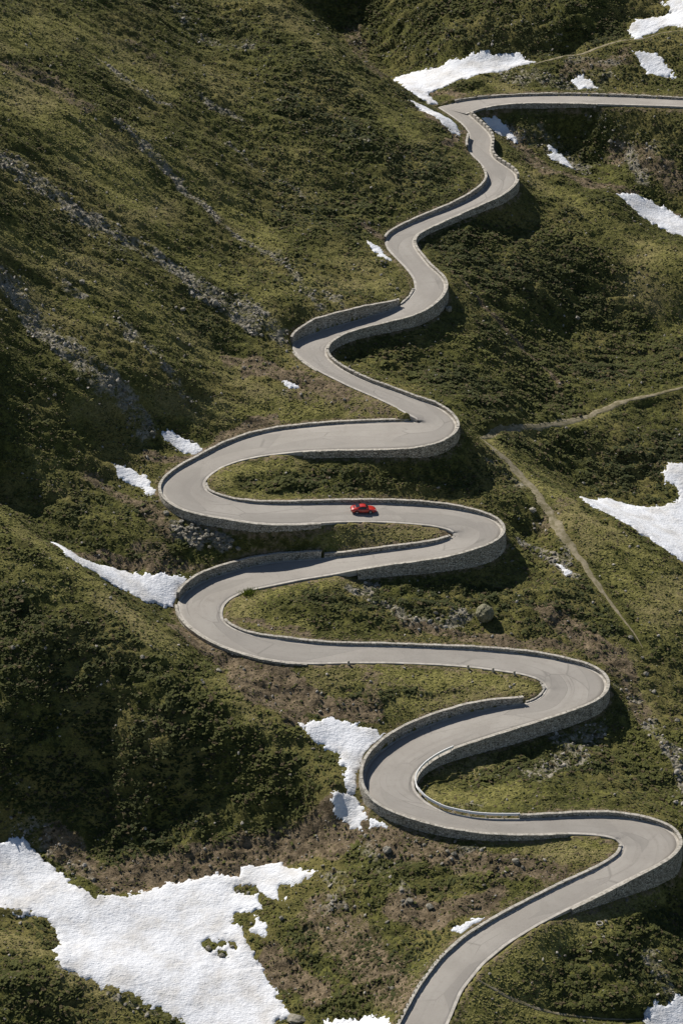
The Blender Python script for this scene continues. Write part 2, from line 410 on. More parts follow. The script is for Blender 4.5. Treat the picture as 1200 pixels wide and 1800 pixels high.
# ground level beside each edge (h, relative to the road), top of a wall there, name of the wall that starts here (None = no wall)
KEYS = {
 ('M','L'): [((690,1830),.4,.6,'a'),((868,1619),.4,.6,'a'),((1040,1533),.3,.5,'a'),((1089,1502),.3,.4,'a'),((1094,1487),.1,.3,None),((1060,1469),-.1,0,None),
   ((996,1465),-.3,.35,'b'),((860,1466),-.9,.4,'b'),((746,1447),-1.8,.5,'b'),((662,1414),-1.8,.6,'b'),((637,1375),-.3,1.4,'b'),((646,1343),1.0,1.7,'b'),
   ((687,1306),1.6,1.9,'b'),((825,1252),1.6,1.8,'b'),((921,1238),1.0,1.3,None),((925,1238),.5,.25,'c'),((959,1210),.2,.25,'c'),((954,1200),.1,.15,None),
   ((917,1185),0,0,None),((610,1165),-.1,0,None),((540,1167),-.2,.16,'d'),((465,1159),-.3,.2,'d'),((340,1107),-.4,.22,'d'),((312,1064),-.2,.25,None),
   ((313,1056),.6,1.6,'e'),((340,1031),1.2,1.9,'e'),((440,996),1.6,1.8,'e'),((564,982),1.3,1.5,None),((568,982),.8,1.0,'f'),((707,965),.8,1.0,'f'),
   ((776,953),.6,.8,'f'),((793,946),.3,.5,None),((799,940),0,0,None),((760,924),-.1,0,None),((610,917),-.2,0,None),((565,919),-1.2,.06,'g'),
   ((450,920),-2.2,.1,'g'),((350,904),-2.2,.2,'g'),((295,882),-1.0,.3,'g'),((281,860),-.2,.6,'g'),((300,835),.4,.7,'g'),((390,785),.5,.8,'g'),
   ((487,756),.5,.7,'g'),((600,745),.4,.6,'g'),((720,741),.4,.5,None),((736,738),.1,0,None),((690,713),0,0,None),((560,652),.05,.12,'p'),((517,620),.1,.2,None),
   ((511,606),1.0,1.8,'h'),((555,584),2.7,3.0,'h'),((648,557),2.2,2.6,'h'),((702,539),1.1,1.5,None),((706,537),.5,.3,'q'),((730,509),.2,.2,None),
   ((712,470),.2,0,None),((678,435),.3,0,None),((676,422),.6,.9,'i'),((750,382),.9,1.1,'i'),((847,335),1.2,1.3,'i'),((857,320),1.0,1.2,'i'),
   ((850,296),.6,.7,None),((828,272),.3,0,None),((820,265),1.0,1.3,'j'),((827,242),.9,1.2,None),((795,205),.2,0,None),((770,189),.3,0,None)],
 ('M','R'): [((772,1830),-.1,0,None),((945,1625),-.1,0,None),((1002,1596),-.8,.1,'k'),((1098,1549),-3.2,.2,'k'),((1163,1517),-4.5,.4,'k'),((1197,1482),-3.5,.7,'k'),
   ((1179,1464),-1.0,.8,'k'),((1149,1449),.2,.9,'k'),((1072,1435),.7,.95,'k'),((962,1438),.6,.85,'k'),((912,1440),.3,.8,None),((900,1440),-.1,0,None),
   ((825,1437),-.2,0,None),((746,1410),-.3,0,None),((727,1372),-.9,.05,'l'),((746,1343),-1.8,.05,'l'),((790,1318),-2.4,.06,'l'),((796,1316),-2.5,.35,'l'),
   ((892,1284),-3.3,.3,'l'),((1004,1249),-3.3,.4,'l'),((1066,1217),-2.8,.7,'l'),((1058,1187),-.5,.8,'l'),((996,1164),.4,.8,'l'),((900,1148),.5,.8,'l'),
   ((750,1139),.4,.6,'l'),((600,1135),.4,.6,'l'),((502,1126),.4,.6,'l'),((427,1112),.2,.4,'l'),((391,1090),.1,.25,None),((402,1054),0,0,None),
   ((590,1009),-.2,0,None),((629,1001),-2.3,.25,'m'),((787,979),-3.2,.4,'m'),((853,958),-4.2,.5,'m'),((886,937),-3.2,.7,'m'),((874,917),-.8,.8,'m'),
   ((819,899),.5,.9,'m'),((733,888),.7,1.0,'m'),((600,885),.6,.85,'m'),((450,886),.3,.6,'m'),((380,872),.2,.4,'m'),((360,850),.1,.25,None),
   ((390,821),0,0,None),((500,797),-.1,0,None),((534,793),-1.6,.1,'n'),((690,790),-1.8,.15,'n'),((768,780),-2.8,.3,'n'),((805,752),-2.2,.6,'n'),
   ((792,731),-.6,.7,'n'),((735,704),-.4,.7,'n'),((645,671),-.4,.7,'n'),((591,644),-.6,.7,'n'),((571,617),-1.5,.6,'r'),((594,592),-2.2,.4,'r'),
   ((705,561),-2.6,.35,'r'),((771,527),-3.3,.4,'r'),((783,505),-2.6,.6,'r'),((775,486),-1.2,.6,'r'),((738,449),-.6,.5,'r'),((725,425),-1.0,.4,'s'),
   ((755,400),-1.3,.25,'s'),((840,362),-1.8,.3,'s'),((905,325),-2.6,.35,'s'),((910,312),-2.2,.12,'o'),((866,279),-1.2,.1,'o'),((862,237),-1.6,.1,'o'),
   ((822,200),-.8,.1,None),((820,198),-.8,0,None)],
 ('T','L'): [((770,189),.3,.5,None),((800,179),.6,.7,'t'),((1000,168),.6,.7,'t'),((1290,182),.6,.7,None)],
 ('T','R'): [((818,200),-.6,0,None),((850,188),-1.1,.1,'u'),((950,180),-1.7,.1,'u'),((1050,182),-1.2,.1,None),((1100,184),-.6,0,None),((1290,194),-.6,0,None)],
}
ROADS = {'M': MAIN, 'T': TOP}
SIDE = {}           # (road, side) -> arrays h, top, wall id per section
for (rk, side), keys in KEYS.items():
    r = ROADS[rk]; idx = []; lo = 0
    for k in keys:
        i = r.index(side, k[0], lo)
        if idx and i <= idx[-1]: i = idx[-1] + 1
        idx.append(min(i, r.n - 1)); lo = idx[-1]
    idx[0] = 0; idx[-1] = r.n - 1
    a = np.arange(r.n)
    h = np.interp(a, idx, [k[1] * (.72 if k[1] < -1 else (.85 if k[1] > .6 else 1)) for k in keys]); top = np.interp(a, idx, [k[2] * (.75 if k[2] < 1.2 else .88) for k in keys])
    wid = [None] * r.n
    for q in range(len(keys) - 1):
        if keys[q][3]:
            for i in range(idx[q], idx[q + 1] + 1): wid[i] = keys[q][3]
    SIDE[(rk, side)] = (h, top, wid)

# ------------------------------------------------------------------ the mountainside: spot heights (photograph pixel, height) joined by a thin-plate surface
SPOT = [
 # slope in the foreground, left, with its crest and the snow gully behind it
 (0,890,14.5),(100,965,10),(200,1040,5.8),(300,1112,2.3),(400,1195,-2),(500,1290,-5.2),(590,1400,-9.3),(0,878,11.5),(100,953,7.5),(210,1008,3.8),(320,1085,-.4),(400,1165,-2.3),
 (0,1050,8.5),(0,1200,1.5),(0,1350,-7.5),(0,1480,-15.5),(150,1150,3.2),(150,1300,-6),(300,1300,-5.5),(150,1450,-15),(300,1450,-15.5),(450,1420,-13),(300,1200,0),(450,1320,-7),(560,1460,-14),
 (170,1570,-18.5),(400,1545,-19),(550,1510,-16),(300,1510,-18),
 # snow basin and banks at the bottom
 (0,1600,-17.6),(100,1680,-20),(200,1740,-21.8),(330,1800,-23.8),(0,1500,-16.3),(0,1585,-18.3),(300,1650,-21.6),(450,1750,-23.6),(200,1610,-20),(500,1790,-24),(100,1610,-19.4),(120,1650,-20.5),(0,1800,-23),(0,1900,-28),(200,1850,-26),(150,1780,-23.8),
 (560,1540,-16.2),(620,1620,-17),(700,1680,-17),(600,1750,-20.8),(500,1640,-19.8),(520,1580,-17.8),(640,1800,-21),(640,1880,-19),(720,1570,-14.0),(650,1480,-12.6),(700,1520,-12.7),(620,1420,-11.2),(830,1622,-14.4),(760,1680,-15.9),
 (600,1310,-7.2),(640,1350,-8.4),(560,1275,-5.5),(500,1220,-4),(600,1230,-4.3),
 # right of the bottom road
 (1200,1565,-18),(1000,1680,-17.8),(1050,1650,-16.6),(1110,1600,-16.4),(1170,1620,-18.6),(1100,1700,-19),(1200,1680,-20.3),(1200,1770,-23),(900,1780,-19.2),(1050,1780,-21.3),(1130,1800,-23),(900,1860,-21),(1150,1880,-26),
 (1200,1400,-12.8),(1150,1420,-12),(1000,1390,-10.9),(850,1390,-10.4),(1120,1300,-10.2),(1000,1310,-9.3),(900,1340,-9.6),(1200,1300,-11),(1100,1240,-8.4),
 # left middle, below the big slope
 (0,800,17),(0,700,22.5),(0,600,28),(0,500,33),(0,400,38),(0,300,43),(0,200,48),(0,100,52.5),(0,0,57),
 (150,800,13.8),(200,740,15.6),(100,880,10.6),(200,900,9),(250,960,5.5),(230,845,9.2),(320,780,11),(200,660,21),(200,560,25.5),(200,400,33),(200,200,43),(200,0,52),
 (300,640,19.5),(350,720,14),(400,680,15.2),(400,600,18.5),(400,500,23),(400,300,31.8),(400,100,40.5),(400,0,45.5),
 (500,690,14.2),(600,715,13.4),(480,640,16.3),(500,560,20),(600,500,20.5),(600,420,23),(600,300,28.5),(600,170,35.5),(540,40,43),(500,0,46),(560,60,42),(620,90,38),
 (690,140,33),(770,202,29.5),(650,250,31),(720,300,26.5),(780,260,27.5),(750,200,29.6),
 # gully and slopes behind the crest
 (700,132,27),(640,85,29.5),(760,170,27.2),(800,140,29),(850,118,30.3),(900,105,31.3),(930,108,31.7),(850,138,30.1),(800,152,29),(940,113,32.1),(1000,98,33.7),(1100,74,36.2),(1200,66,37),(1000,140,30.4),(1100,140,31.1),(1200,140,31.8),(1000,90,33.1),(1100,60,36),(1150,40,37.2),
 (560,10,36),(640,40,32.5),(700,60,32.5),(800,60,35),(900,60,35.6),(1000,50,37.2),(700,0,38),(900,0,40.6),(1050,0,41.2),(1200,0,41),(800,-80,45.5),(1100,-80,46.5),(560,-80,45),(1300,40,41),
 # slope below the top road, gully with snow, crest in front of it
 (900,230,23.6),(870,218,24.4),(910,250,22.3),(985,275,19.6),(1050,312,17.8),(1150,375,14.4),(1200,402,12.8),(1000,240,22.4),(1100,250,23),(1200,300,20),(1200,220,27.2),(1100,310,19.3),(1300,440,9),
 (920,268,22.8),(1000,308,20.6),(1090,352,17.9),(1200,432,14.5),(1000,450,14.2),(1000,600,4.5),(1000,720,2.6),(1100,450,13.2),(1100,600,3.5),(1200,550,6),(1200,490,11),(850,600,12.4),(850,690,9.6),(900,400,18.2),(820,450,18),(900,500,14),(950,370,19),(930,330,21),(1000,380,18.2),(1100,400,16.3),
 (850,770,7.6),(1000,740,2.4),(1100,712,1.5),(1200,682,1.5),(1300,660,2),(1000,810,-0.8),(1100,890,-5),(1030,876,-2.3),(1190,835,-4),(1200,940,-7),(1100,800,-2),(1200,760,-2),(1300,900,-8),
 (880,800,7),(940,870,4),(980,930,2),(1050,1030,-1.5),(1120,1120,-5),(1015,872,1.4),(1100,925,-.4),(1200,992,-3.2),(1100,1000,-1.6),(1200,1100,-5.6),(1200,1230,-9.3),(1150,1180,-7.4),
 (950,990,-.3),(1000,1000,-.4),(920,1080,-2),(1000,1100,-3.6),(1040,1140,-4.6),(1100,1190,-6.8),(860,830,6.2),(900,870,4.8),(930,940,.8),(800,1080,-1.8),(650,1080,-.8),
 (1300,1100,-9),(1300,1300,-13),(1300,1600,-22),(1300,1800,-26),(-100,900,15),(-100,1200,-1),(-100,1500,-14),(-100,1700,-21),(-100,300,47),(-100,600,32),(-100,0,61),(300,-80,51),(0,-80,60),(1300,200,28.3),(1300,320,20),
]
spots = np.array(SPOT, float)
ctrl = [unproj(spots[:, :2], spots[:, 2])]
alledge = np.concatenate([r.L[:, :2] for r in ROADS.values()] + [r.R[:, :2] for r in ROADS.values()])
rsurf = np.concatenate([(r.L[:, None, :] * (1 - w) + r.R[:, None, :] * w)[:, 0] for r in ROADS.values() for w in np.linspace(.12, .88, 9)])
for (rk, side), (h, top, wid) in SIDE.items():
    E, N = ROADS[rk].edge(side)
    for i in range(0, len(E), 4):
        q = E[i, :2] + N[i] * .75
        if np.min(np.hypot(*(rsurf[:, :2] - q).T)) < .5: continue
        if np.min(np.hypot(*(alledge - q).T)) < .45: continue
        ctrl.append(np.array([[q[0], q[1], E[i, 2] + h[i]]]))
ctrl.append(np.array([(-150,-120,-6),(-150,-60,12),(-150,0,34),(-160,120,84),(-140,220,98),(0,260,60),(110,260,56),(150,150,15),(150,50,-2),(140,-50,-22),(120,-150,-45),(0,-190,-38),(-110,-180,-30)], float))
ctrl = np.concatenate(ctrl)
keep = []
for i, c in enumerate(ctrl):
    ok = True
    for j in keep:
        if abs(ctrl[j, 0] - c[0]) < .7 and abs(ctrl[j, 1] - c[1]) < .7: ok = False; break
    if ok: keep.append(i)
ctrl = ctrl[keep]
def tps_fit(C, lam=1e-4):
    S = 100.0; P = C[:, :2] / S; n = len(P)
    r2 = ((P[:, None] - P[None]) ** 2).sum(-1)
    K = .5 * r2 * np.log(r2 + 1e-12) + lam * np.eye(n) * 1e-2
    A = np.zeros((n + 3, n + 3)); A[:n, :n] = K; A[:n, n] = 1; A[:n, n + 1:] = P; A[n, :n] = 1; A[n + 1:, :n] = P.T
    w = np.linalg.solve(A, np.r_[C[:, 2], 0, 0, 0])
    def f(x, y):
        x = x / S; y = y / S; out = w[n] + w[n + 1] * x + w[n + 2] * y
        for k in range(n):
            r2 = (x - P[k, 0]) ** 2 + (y - P[k, 1]) ** 2
            out += (.5 * w[k]) * r2 * np.log(r2 + 1e-12)
        return out
    return f
tps = tps_fit(ctrl)
STEP = .4
def axis(lo, hi):
    core = np.arange(lo, hi + 1e-6, STEP); e = []; d = STEP * 1.6; x = 0
    while x < 2600: x += d; d *= 1.32; e.append(x)
    e = np.array(e)
    return np.r_[lo - e[::-1], core, core[-1] + e], len(e)
XS, NXO = axis(-84, 84); YS, NYO = axis(-150, 192)
GX, GY = np.meshgrid(XS, YS)
TZ = np.zeros(GX.shape)
for r0 in range(0, len(YS), 60):
    TZ[r0:r0 + 60] = tps(np.clip(GX[r0:r0 + 60], -170, 170), np.clip(GY[r0:r0 + 60], -215, 290))
far = 70 * np.tanh(-GX / 170) + .16 * np.clip(GY, -900, 900) - 12
out = np.maximum(np.maximum(np.abs(GX) - 100, 0), np.maximum(np.maximum(GY - 215, -165 - GY), 0))
wf = smooth(0, 130, out); TZ = TZ * (1 - wf) + (far + fbm(GX, GY, 160, 4, 3) * 22) * wf
core = (slice(NYO, len(YS) - NYO), slice(NXO, len(XS) - NXO))
CX, CY = GX[core], GY[core]; NY, NX = CX.shape; X0, Y0 = CX[0, 0], CY[0, 0]

# distance to the road on the core grid
zr = np.full(CX.shape, 1e9); inside = np.zeros(CX.shape, bool)
for r in ROADS.values():
    k = np.arange(r.n); kk = np.arange(0, r.n - 1, .4)
    Ld = np.stack([np.interp(kk, k, r.L[:, c]) for c in range(3)], 1); Rd = np.stack([np.interp(kk, k, r.R[:, c]) for c in range(3)], 1)
    for w in np.linspace(0, 1, 40):
        p = Ld * (1 - w) + Rd * w
        ix = np.round((p[:, 0] - X0) / STEP).astype(int); iy = np.round((p[:, 1] - Y0) / STEP).astype(int)
        ok = (ix >= 0) & (ix < NX) & (iy >= 0) & (iy < NY)
        np.minimum.at(zr, (iy[ok], ix[ok]), p[ok, 2]); inside[iy[ok], ix[ok]] = True
def dist_field(mask, iters):
    D = np.where(mask, 0.0, 1e6)
    for _ in range(iters):
        for dy in (-1, 0, 1):
            for dx in (-1, 0, 1):
                if dx or dy:
                    S = np.roll(np.roll(D, dy, 0), dx, 1) + STEP * math.hypot(dx, dy)
                    D = np.minimum(D, S)
    return D
RD = dist_field(inside, 30)          # metres to the road (capped by the number of passes)
RD = np.minimum(RD, 30)

# ------------------------------------------------------------------ where the land is stony, bare, grassy or snow covered (traced, then placed on the ground)
def bil(F, x, y):
    fx = np.clip((np.asarray(x) - X0) / STEP, 0, NX - 1.001); fy = np.clip((np.asarray(y) - Y0) / STEP, 0, NY - 1.001)
    ix = fx.astype(int); iy = fy.astype(int); ax = fx - ix; ay = fy - iy
    return (F[iy, ix] * (1 - ax) + F[iy, ix + 1] * ax) * (1 - ay) + (F[iy + 1, ix] * (1 - ax) + F[iy + 1, ix + 1] * ax) * ay
CZ = TZ[core].copy()
def hit(P, F=None):
    """first point of the ground seen at each pixel"""
    F = CZ if F is None else F
    P = np.atleast_2d(np.asarray(P, float)); n = len(P)
    hs = np.arange(95, -50, -.25)
    res = np.zeros((n, 3)); done = np.zeros(n, bool)
    pz = None
    for z in hs:
        q = unproj(P, z); g = z - bil(F, q[:, 0], q[:, 1])
        new = (g <= 0) & ~done
        if new.any():
            if pz is not None:
                t = pg / np.maximum(pg - g, 1e-6); qq = pq + (q - pq) * t[:, None]
                res[new] = qq[new]
            else: res[new] = q[new]
            done |= new
        if done.all(): break
        pq, pg, pz = q, g, z
    res[~done] = unproj(P[~done], 0) if (~done).any() else res[~done]
    return res

def seg_dist(x, y, pts):
    best = np.full(np.shape(x), 1e9)
    for a, b in zip(pts[:-1], pts[1:]):
        d = b - a; L2 = max((d * d).sum(), 1e-9)
        t = np.clip(((x - a[0]) * d[0] + (y - a[1]) * d[1]) / L2, 0, 1)
        best = np.minimum(best, np.hypot(x - a[0] - t * d[0], y - a[1] - t * d[1]))
    return best
def inside_poly(x, y, pts):
    c = np.zeros(np.shape(x), bool); n = len(pts)
    for i in range(n):
        a, b = pts[i], pts[i - 1]
        if a[1] == b[1]: continue
        k = (a[1] > y) != (b[1] > y)
        c ^= k & (x < (b[0] - a[0]) * (y - a[1]) / (b[1] - a[1]) + a[0])
    return c

warpx = fbm(CX, CY, 6, 3, 21) * 2.2; warpy = fbm(CX, CY, 6, 3, 27) * 2.2
WX, WY = CX + warpx, CY + warpy
def stroke(F, px, width, strength):
    q = hit(px)[:, :2]
    x0, x1, y0, y1 = q[:, 0].min() - 2 * width - 4, q[:, 0].max() + 2 * width + 4, q[:, 1].min() - 2 * width - 4, q[:, 1].max() + 2 * width + 4
    ix0, ix1 = max(0, int((x0 - X0) / STEP)), min(NX, int((x1 - X0) / STEP) + 1); iy0, iy1 = max(0, int((y0 - Y0) / STEP)), min(NY, int((y1 - Y0) / STEP) + 1)
    if ix1 <= ix0 or iy1 <= iy0: return
    s = (slice(iy0, iy1), slice(ix0, ix1))
    d = seg_dist(WX[s], WY[s], q) if len(q) > 1 else np.hypot(WX[s] - q[0, 0], WY[s] - q[0, 1])
    F[s] = np.maximum(F[s], strength * (1 - smooth(.45 * width, 1.25 * width, d)))

ROCK = np.zeros(CX.shape); BROWN = np.zeros(CX.shape); GRASS = np.zeros(CX.shape)
for px, w, st in [
  ([(-20,262),(60,320),(140,372),(240,430),(330,492),(400,535),(470,575),(510,600)],2.8,.82),([(20,300),(120,375),(220,445)],2.2,.5),
  ([(180,105),(235,150),(300,185)],1.0,.8),([(210,215),(260,262),(330,330),(385,380),(440,425),(480,445)],1.3,.85),([(350,170),(420,205)],1.4,.7),([(390,250),(470,300),(540,350)],1.0,.6),
  ([(0,480),(40,530),(100,590),(150,640),(200,690),(245,730)],3.4,.75),([(60,560),(130,620)],3,.65),([(200,560),(250,605),(300,660),(335,705)],1.8,.72),([(110,500),(150,520)],2,.7),
  ([(330,505),(385,540),(450,580)],2.0,.95),([(480,440),(520,490),(560,540)],1.2,.7),([(310,15),(350,60),(430,85)],3.0,.55),([(590,200),(650,260)],1.2,.5),
  ([(320,925),(350,945),(400,958)],1.8,1),([(640,1015),(660,1060),(700,1085)],1.8,.9),([(610,1030),(640,1045)],1.5,.8),([(690,1090),(790,1095),(820,1080)],1.6,.75),
  ([(1000,1290),(980,1330),(940,1360)],2.6,.9),([(1040,1270),(1020,1330)],2.2,.8),([(920,960),(970,985),(1010,1010)],1.8,.85),([(990,950),(1000,990)],1.4,.9),
  ([(1060,1200),(1110,1230)],1.4,.6),([(1150,1280),(1190,1330),(1200,1400)],1.7,.8),([(660,60),(760,70),(860,60),(960,60)],5,.32),([(900,130),(980,150),(1060,140)],3.6,.6),([(880,230),(960,250),(1030,300)],3.4,.65),
  ([(1040,220),(1140,260)],3,.5),([(1000,100),(1080,110)],2,.6),([(1110,270),(1130,320)],2.2,.7),([(650,440),(700,520)],1.2,.35),([(520,500),(600,530)],1.2,.6),
  ([(640,1500),(700,1540),(720,1580)],1.8,.5),([(560,1540),(620,1560),(560,1600)],1.6,.55),([(20,1450),(100,1490),(160,1540)],1.8,.6),([(860,1480),(820,1490),(790,1500)],1,.6),([(1150,1690),(1180,1760)],2.4,.6),([(0,1590),(90,1610)],1.0,.6),([(100,1690),(200,1740),(300,1790)],.8,.7),
  ([(840,790),(880,820),(920,860)],1.1,.6),([(300,900),(320,915)],1.0,.8),([(480,700),(500,690)],1.0,.5),([(850,1410),(800,1415)],.8,.6),([(950,460),(990,500)],1.2,.4),([(600,1500),(660,1490)],1.2,.5),
 ]: stroke(ROCK, px, w, st)
for px, w, st in [
  ([(330,1115),(400,1160),(480,1200),(560,1235),(640,1255)],3.2,1),([(420,1200),(520,1260)],2.4,.9),([(200,1540),(300,1530),(420,1520),(520,1480),(600,1470)],4.2,.95),([(100,1480),(180,1540)],2.5,.7),
  ([(560,1440),(640,1470),(760,1500),(880,1520),(980,1530)],3.0,.7),([(700,1590),(780,1610),(880,1570)],2.2,.95),([(560,1600),(660,1700),(740,1760)],4,.6),([(480,1680),(560,1760)],2.2,.9),
  ([(440,650),(520,660),(600,690)],2.6,.85),([(520,690),(600,705),(690,722)],2.2,.5),([(640,1178),(760,1225),(860,1215)],1.6,.4),([(400,630),(480,640)],1.8,.7),([(260,800),(340,810),(400,770),(480,740)],1.8,.85),([(160,830),(260,890),(300,930)],2.4,.6),([(60,940),(180,975),(300,1000)],1.6,.7),([(250,960),(350,1000)],2,.5),
  ([(700,1095),(860,1125),(1000,1140)],1.8,.7),([(960,1080),(1040,1130),(1100,1180)],2.6,.75),([(1080,1180),(1130,1260)],2.2,.55),([(780,250),(812,230)],1.0,1),([(730,190),(780,225)],1.0,.7),([(640,400),(670,415)],1.0,.9),([(660,120),(620,60)],3,.5),
  ([(900,240),(960,300),(1080,330),(1180,390)],3.2,.65),([(1080,270),(1200,330)],3,.6),([(1000,120),(1100,100)],3,.55),([(760,160),(800,165)],2,.6),([(1000,880),(950,930)],2,.45),
  ([(20,120),(90,150),(150,190)],3,.5),([(230,70),(280,110)],2.5,.4),([(1080,480),(1200,540)],3,.3),([(815,490),(860,545),(905,595),(950,640),(990,675)],.7,.9),([(300,300),(400,390)],2.4,.35),([(780,1290),(830,1260)],1,.5),([(640,1190),(660,1240)],2.4,.5),([(800,940),(770,945)],.8,.9),([(420,1090),(520,1110),(560,1120)],1.0,.6)
 ]: stroke(BROWN, px, w, st)
for px, w, st in [
  ([(0,150),(120,220),(230,330)],9,.95),([(0,60),(150,60),(260,140)],7,.75),([(60,520),(160,560)],4,.7),([(260,250),(380,340),(470,420)],4.5,.75),([(0,420),(120,470),(250,540),(330,620)],3.5,.75),([(150,720),(250,700)],3,.5),([(100,830),(60,800)],3,.5),([(250,520),(330,590),(430,660)],3.4,.7),([(380,720),(480,715),(600,705),(690,722)],3.0,1),([(440,700),(540,700)],2.4,1),
  ([(500,590),(430,540),(560,500),(680,500),(700,520)],2.6,.7),([(560,560),(600,540)],1.6,.7),([(390,840),(430,825),(520,810)],2.2,1),([(400,865),(520,870)],1.2,.7),
  ([(560,930),(660,935),(770,940)],1.6,.9),([(580,950),(700,950)],1,.9),([(420,1060),(440,1085),(500,1105),(540,1110)],2.6,.95),([(450,1050),(520,1035),(600,1020)],1.6,.8),
  ([(640,1185),(780,1195),(900,1205),(930,1215)],3.0,1),([(700,1240),(840,1235)],2.0,.8),([(560,1190),(620,1185)],2,.6),([(760,1400),(850,1400),(900,1390)],2.6,.9),([(790,1360),(860,1345)],1.6,.7),
  ([(960,1485),(1040,1490),(1070,1500)],2.4,.95),([(860,1480),(960,1500)],1.6,.6),([(820,1750),(880,1700),(960,1650),(1050,1620)],3.0,1),([(850,1790),(940,1760)],3.0,.7),([(1080,1590),(1150,1580)],2.0,.8),
  ([(870,785),(960,860),(1040,920),(1140,990),(1200,1040)],3.0,.95),([(1000,900),(1080,1000),(1150,1100)],3.0,.9),([(1150,1020),(1190,1120)],3,.8),([(870,770),(1000,745),(1100,715)],1.4,.6),([(1100,1150),(1120,1220),(1160,1300)],2.0,.6),
  ([(0,910),(90,970),(200,1060),(300,1140)],2.4,.9),([(0,1000),(100,1040)],2.6,.6),([(380,1200),(480,1290)],1.8,.5),([(0,1640),(120,1710),(250,1780)],2.4,.7),([(870,150),(910,160)],2.2,1),([(800,170),(840,158)],1.5,.7),
  ([(880,280),(960,330),(1080,390),(1200,460)],2.6,.8),([(560,80),(640,160),(740,250)],2.8,.6),([(480,20),(540,60)],3,.5),([(1120,500),(1200,560)],4,.6),([(1100,420),(1190,480)],4,.6),([(860,560),(930,620),(990,680)],1.0,.6),([(350,120),(480,230),(560,330)],4,.35),([(180,300),(300,420),(420,500)],3,.5),([(560,450),(640,470)],3,.5),([(540,1600),(620,1640)],2.0,.5),([(1000,860),(930,820)],1.2,.8),([(150,900),(260,940)],2,.4),([(280,700),(340,740)],2.4,.6)
 ]: stroke(GRASS, px, w, st)

ROCK *= .72 + .42 * smooth(-.3, .35, fbm(CX, CY, 5.5, 4, 33, .6))
BUSH = np.zeros(CX.shape)
for px, w, st in [
  ([(40,1120),(160,1200),(300,1290),(420,1380)],9,1),([(20,1300),(150,1390),(300,1440),(480,1440)],8,1),([(450,1330),(540,1420)],4,1),([(820,470),(900,500),(1000,520),(1080,560)],8,1),([(680,610),(760,650),(850,700),(960,690)],6,1),([(900,600),(1050,640),(1150,620)],8,1),
  ([(880,400),(960,430),(1060,470)],6,.9),([(900,770),(1000,790),(1100,820),(1180,780)],6,1),([(760,420),(830,400)],5,1),([(560,620),(640,600),(720,590)],4,1),([(620,30),(760,30),(900,40),(1040,30)],9,.9),([(900,240),(1000,220),(1100,230),(1190,260)],6,.7),
  ([(500,180),(620,240),(740,290),(800,330)],7,.75),([(640,350),(760,350)],5,.7),([(560,100),(640,200)],5,.6),([(400,180),(500,300),(600,380)],6,.45),([(450,850),(560,850),(700,830),(820,850)],3.2,.9),([(620,1050),(760,1050),(900,1050),(960,1080)],4,.85),([(800,1340),(950,1330),(1050,1330),(1150,1360)],4.5,.8),
  ([(1000,1680),(1080,1700),(1160,1650),(1180,1600)],5,.9),([(950,1740),(1080,1760)],3.5,.8),([(0,1700),(100,1760)],5,.8),([(560,1640),(680,1720),(620,1780)],4.5,.8),([(640,1520),(720,1520)],3,.7),([(780,1510),(880,1500)],2.5,.6),([(0,760),(60,830),(150,880)],4,.4),([(270,0),(340,20),(420,50)],5,1),([(480,60),(560,120),(640,180)],4,.6),([(330,640),(400,620),(300,560)],3,.6),([(520,1040),(600,1060)],2.4,.8),([(640,1220),(740,1215)],1.5,.5),([(800,150),(840,160)],3,.7),([(930,140),(1060,150)],3,.5)
 ]: stroke(BUSH, px, w, st)

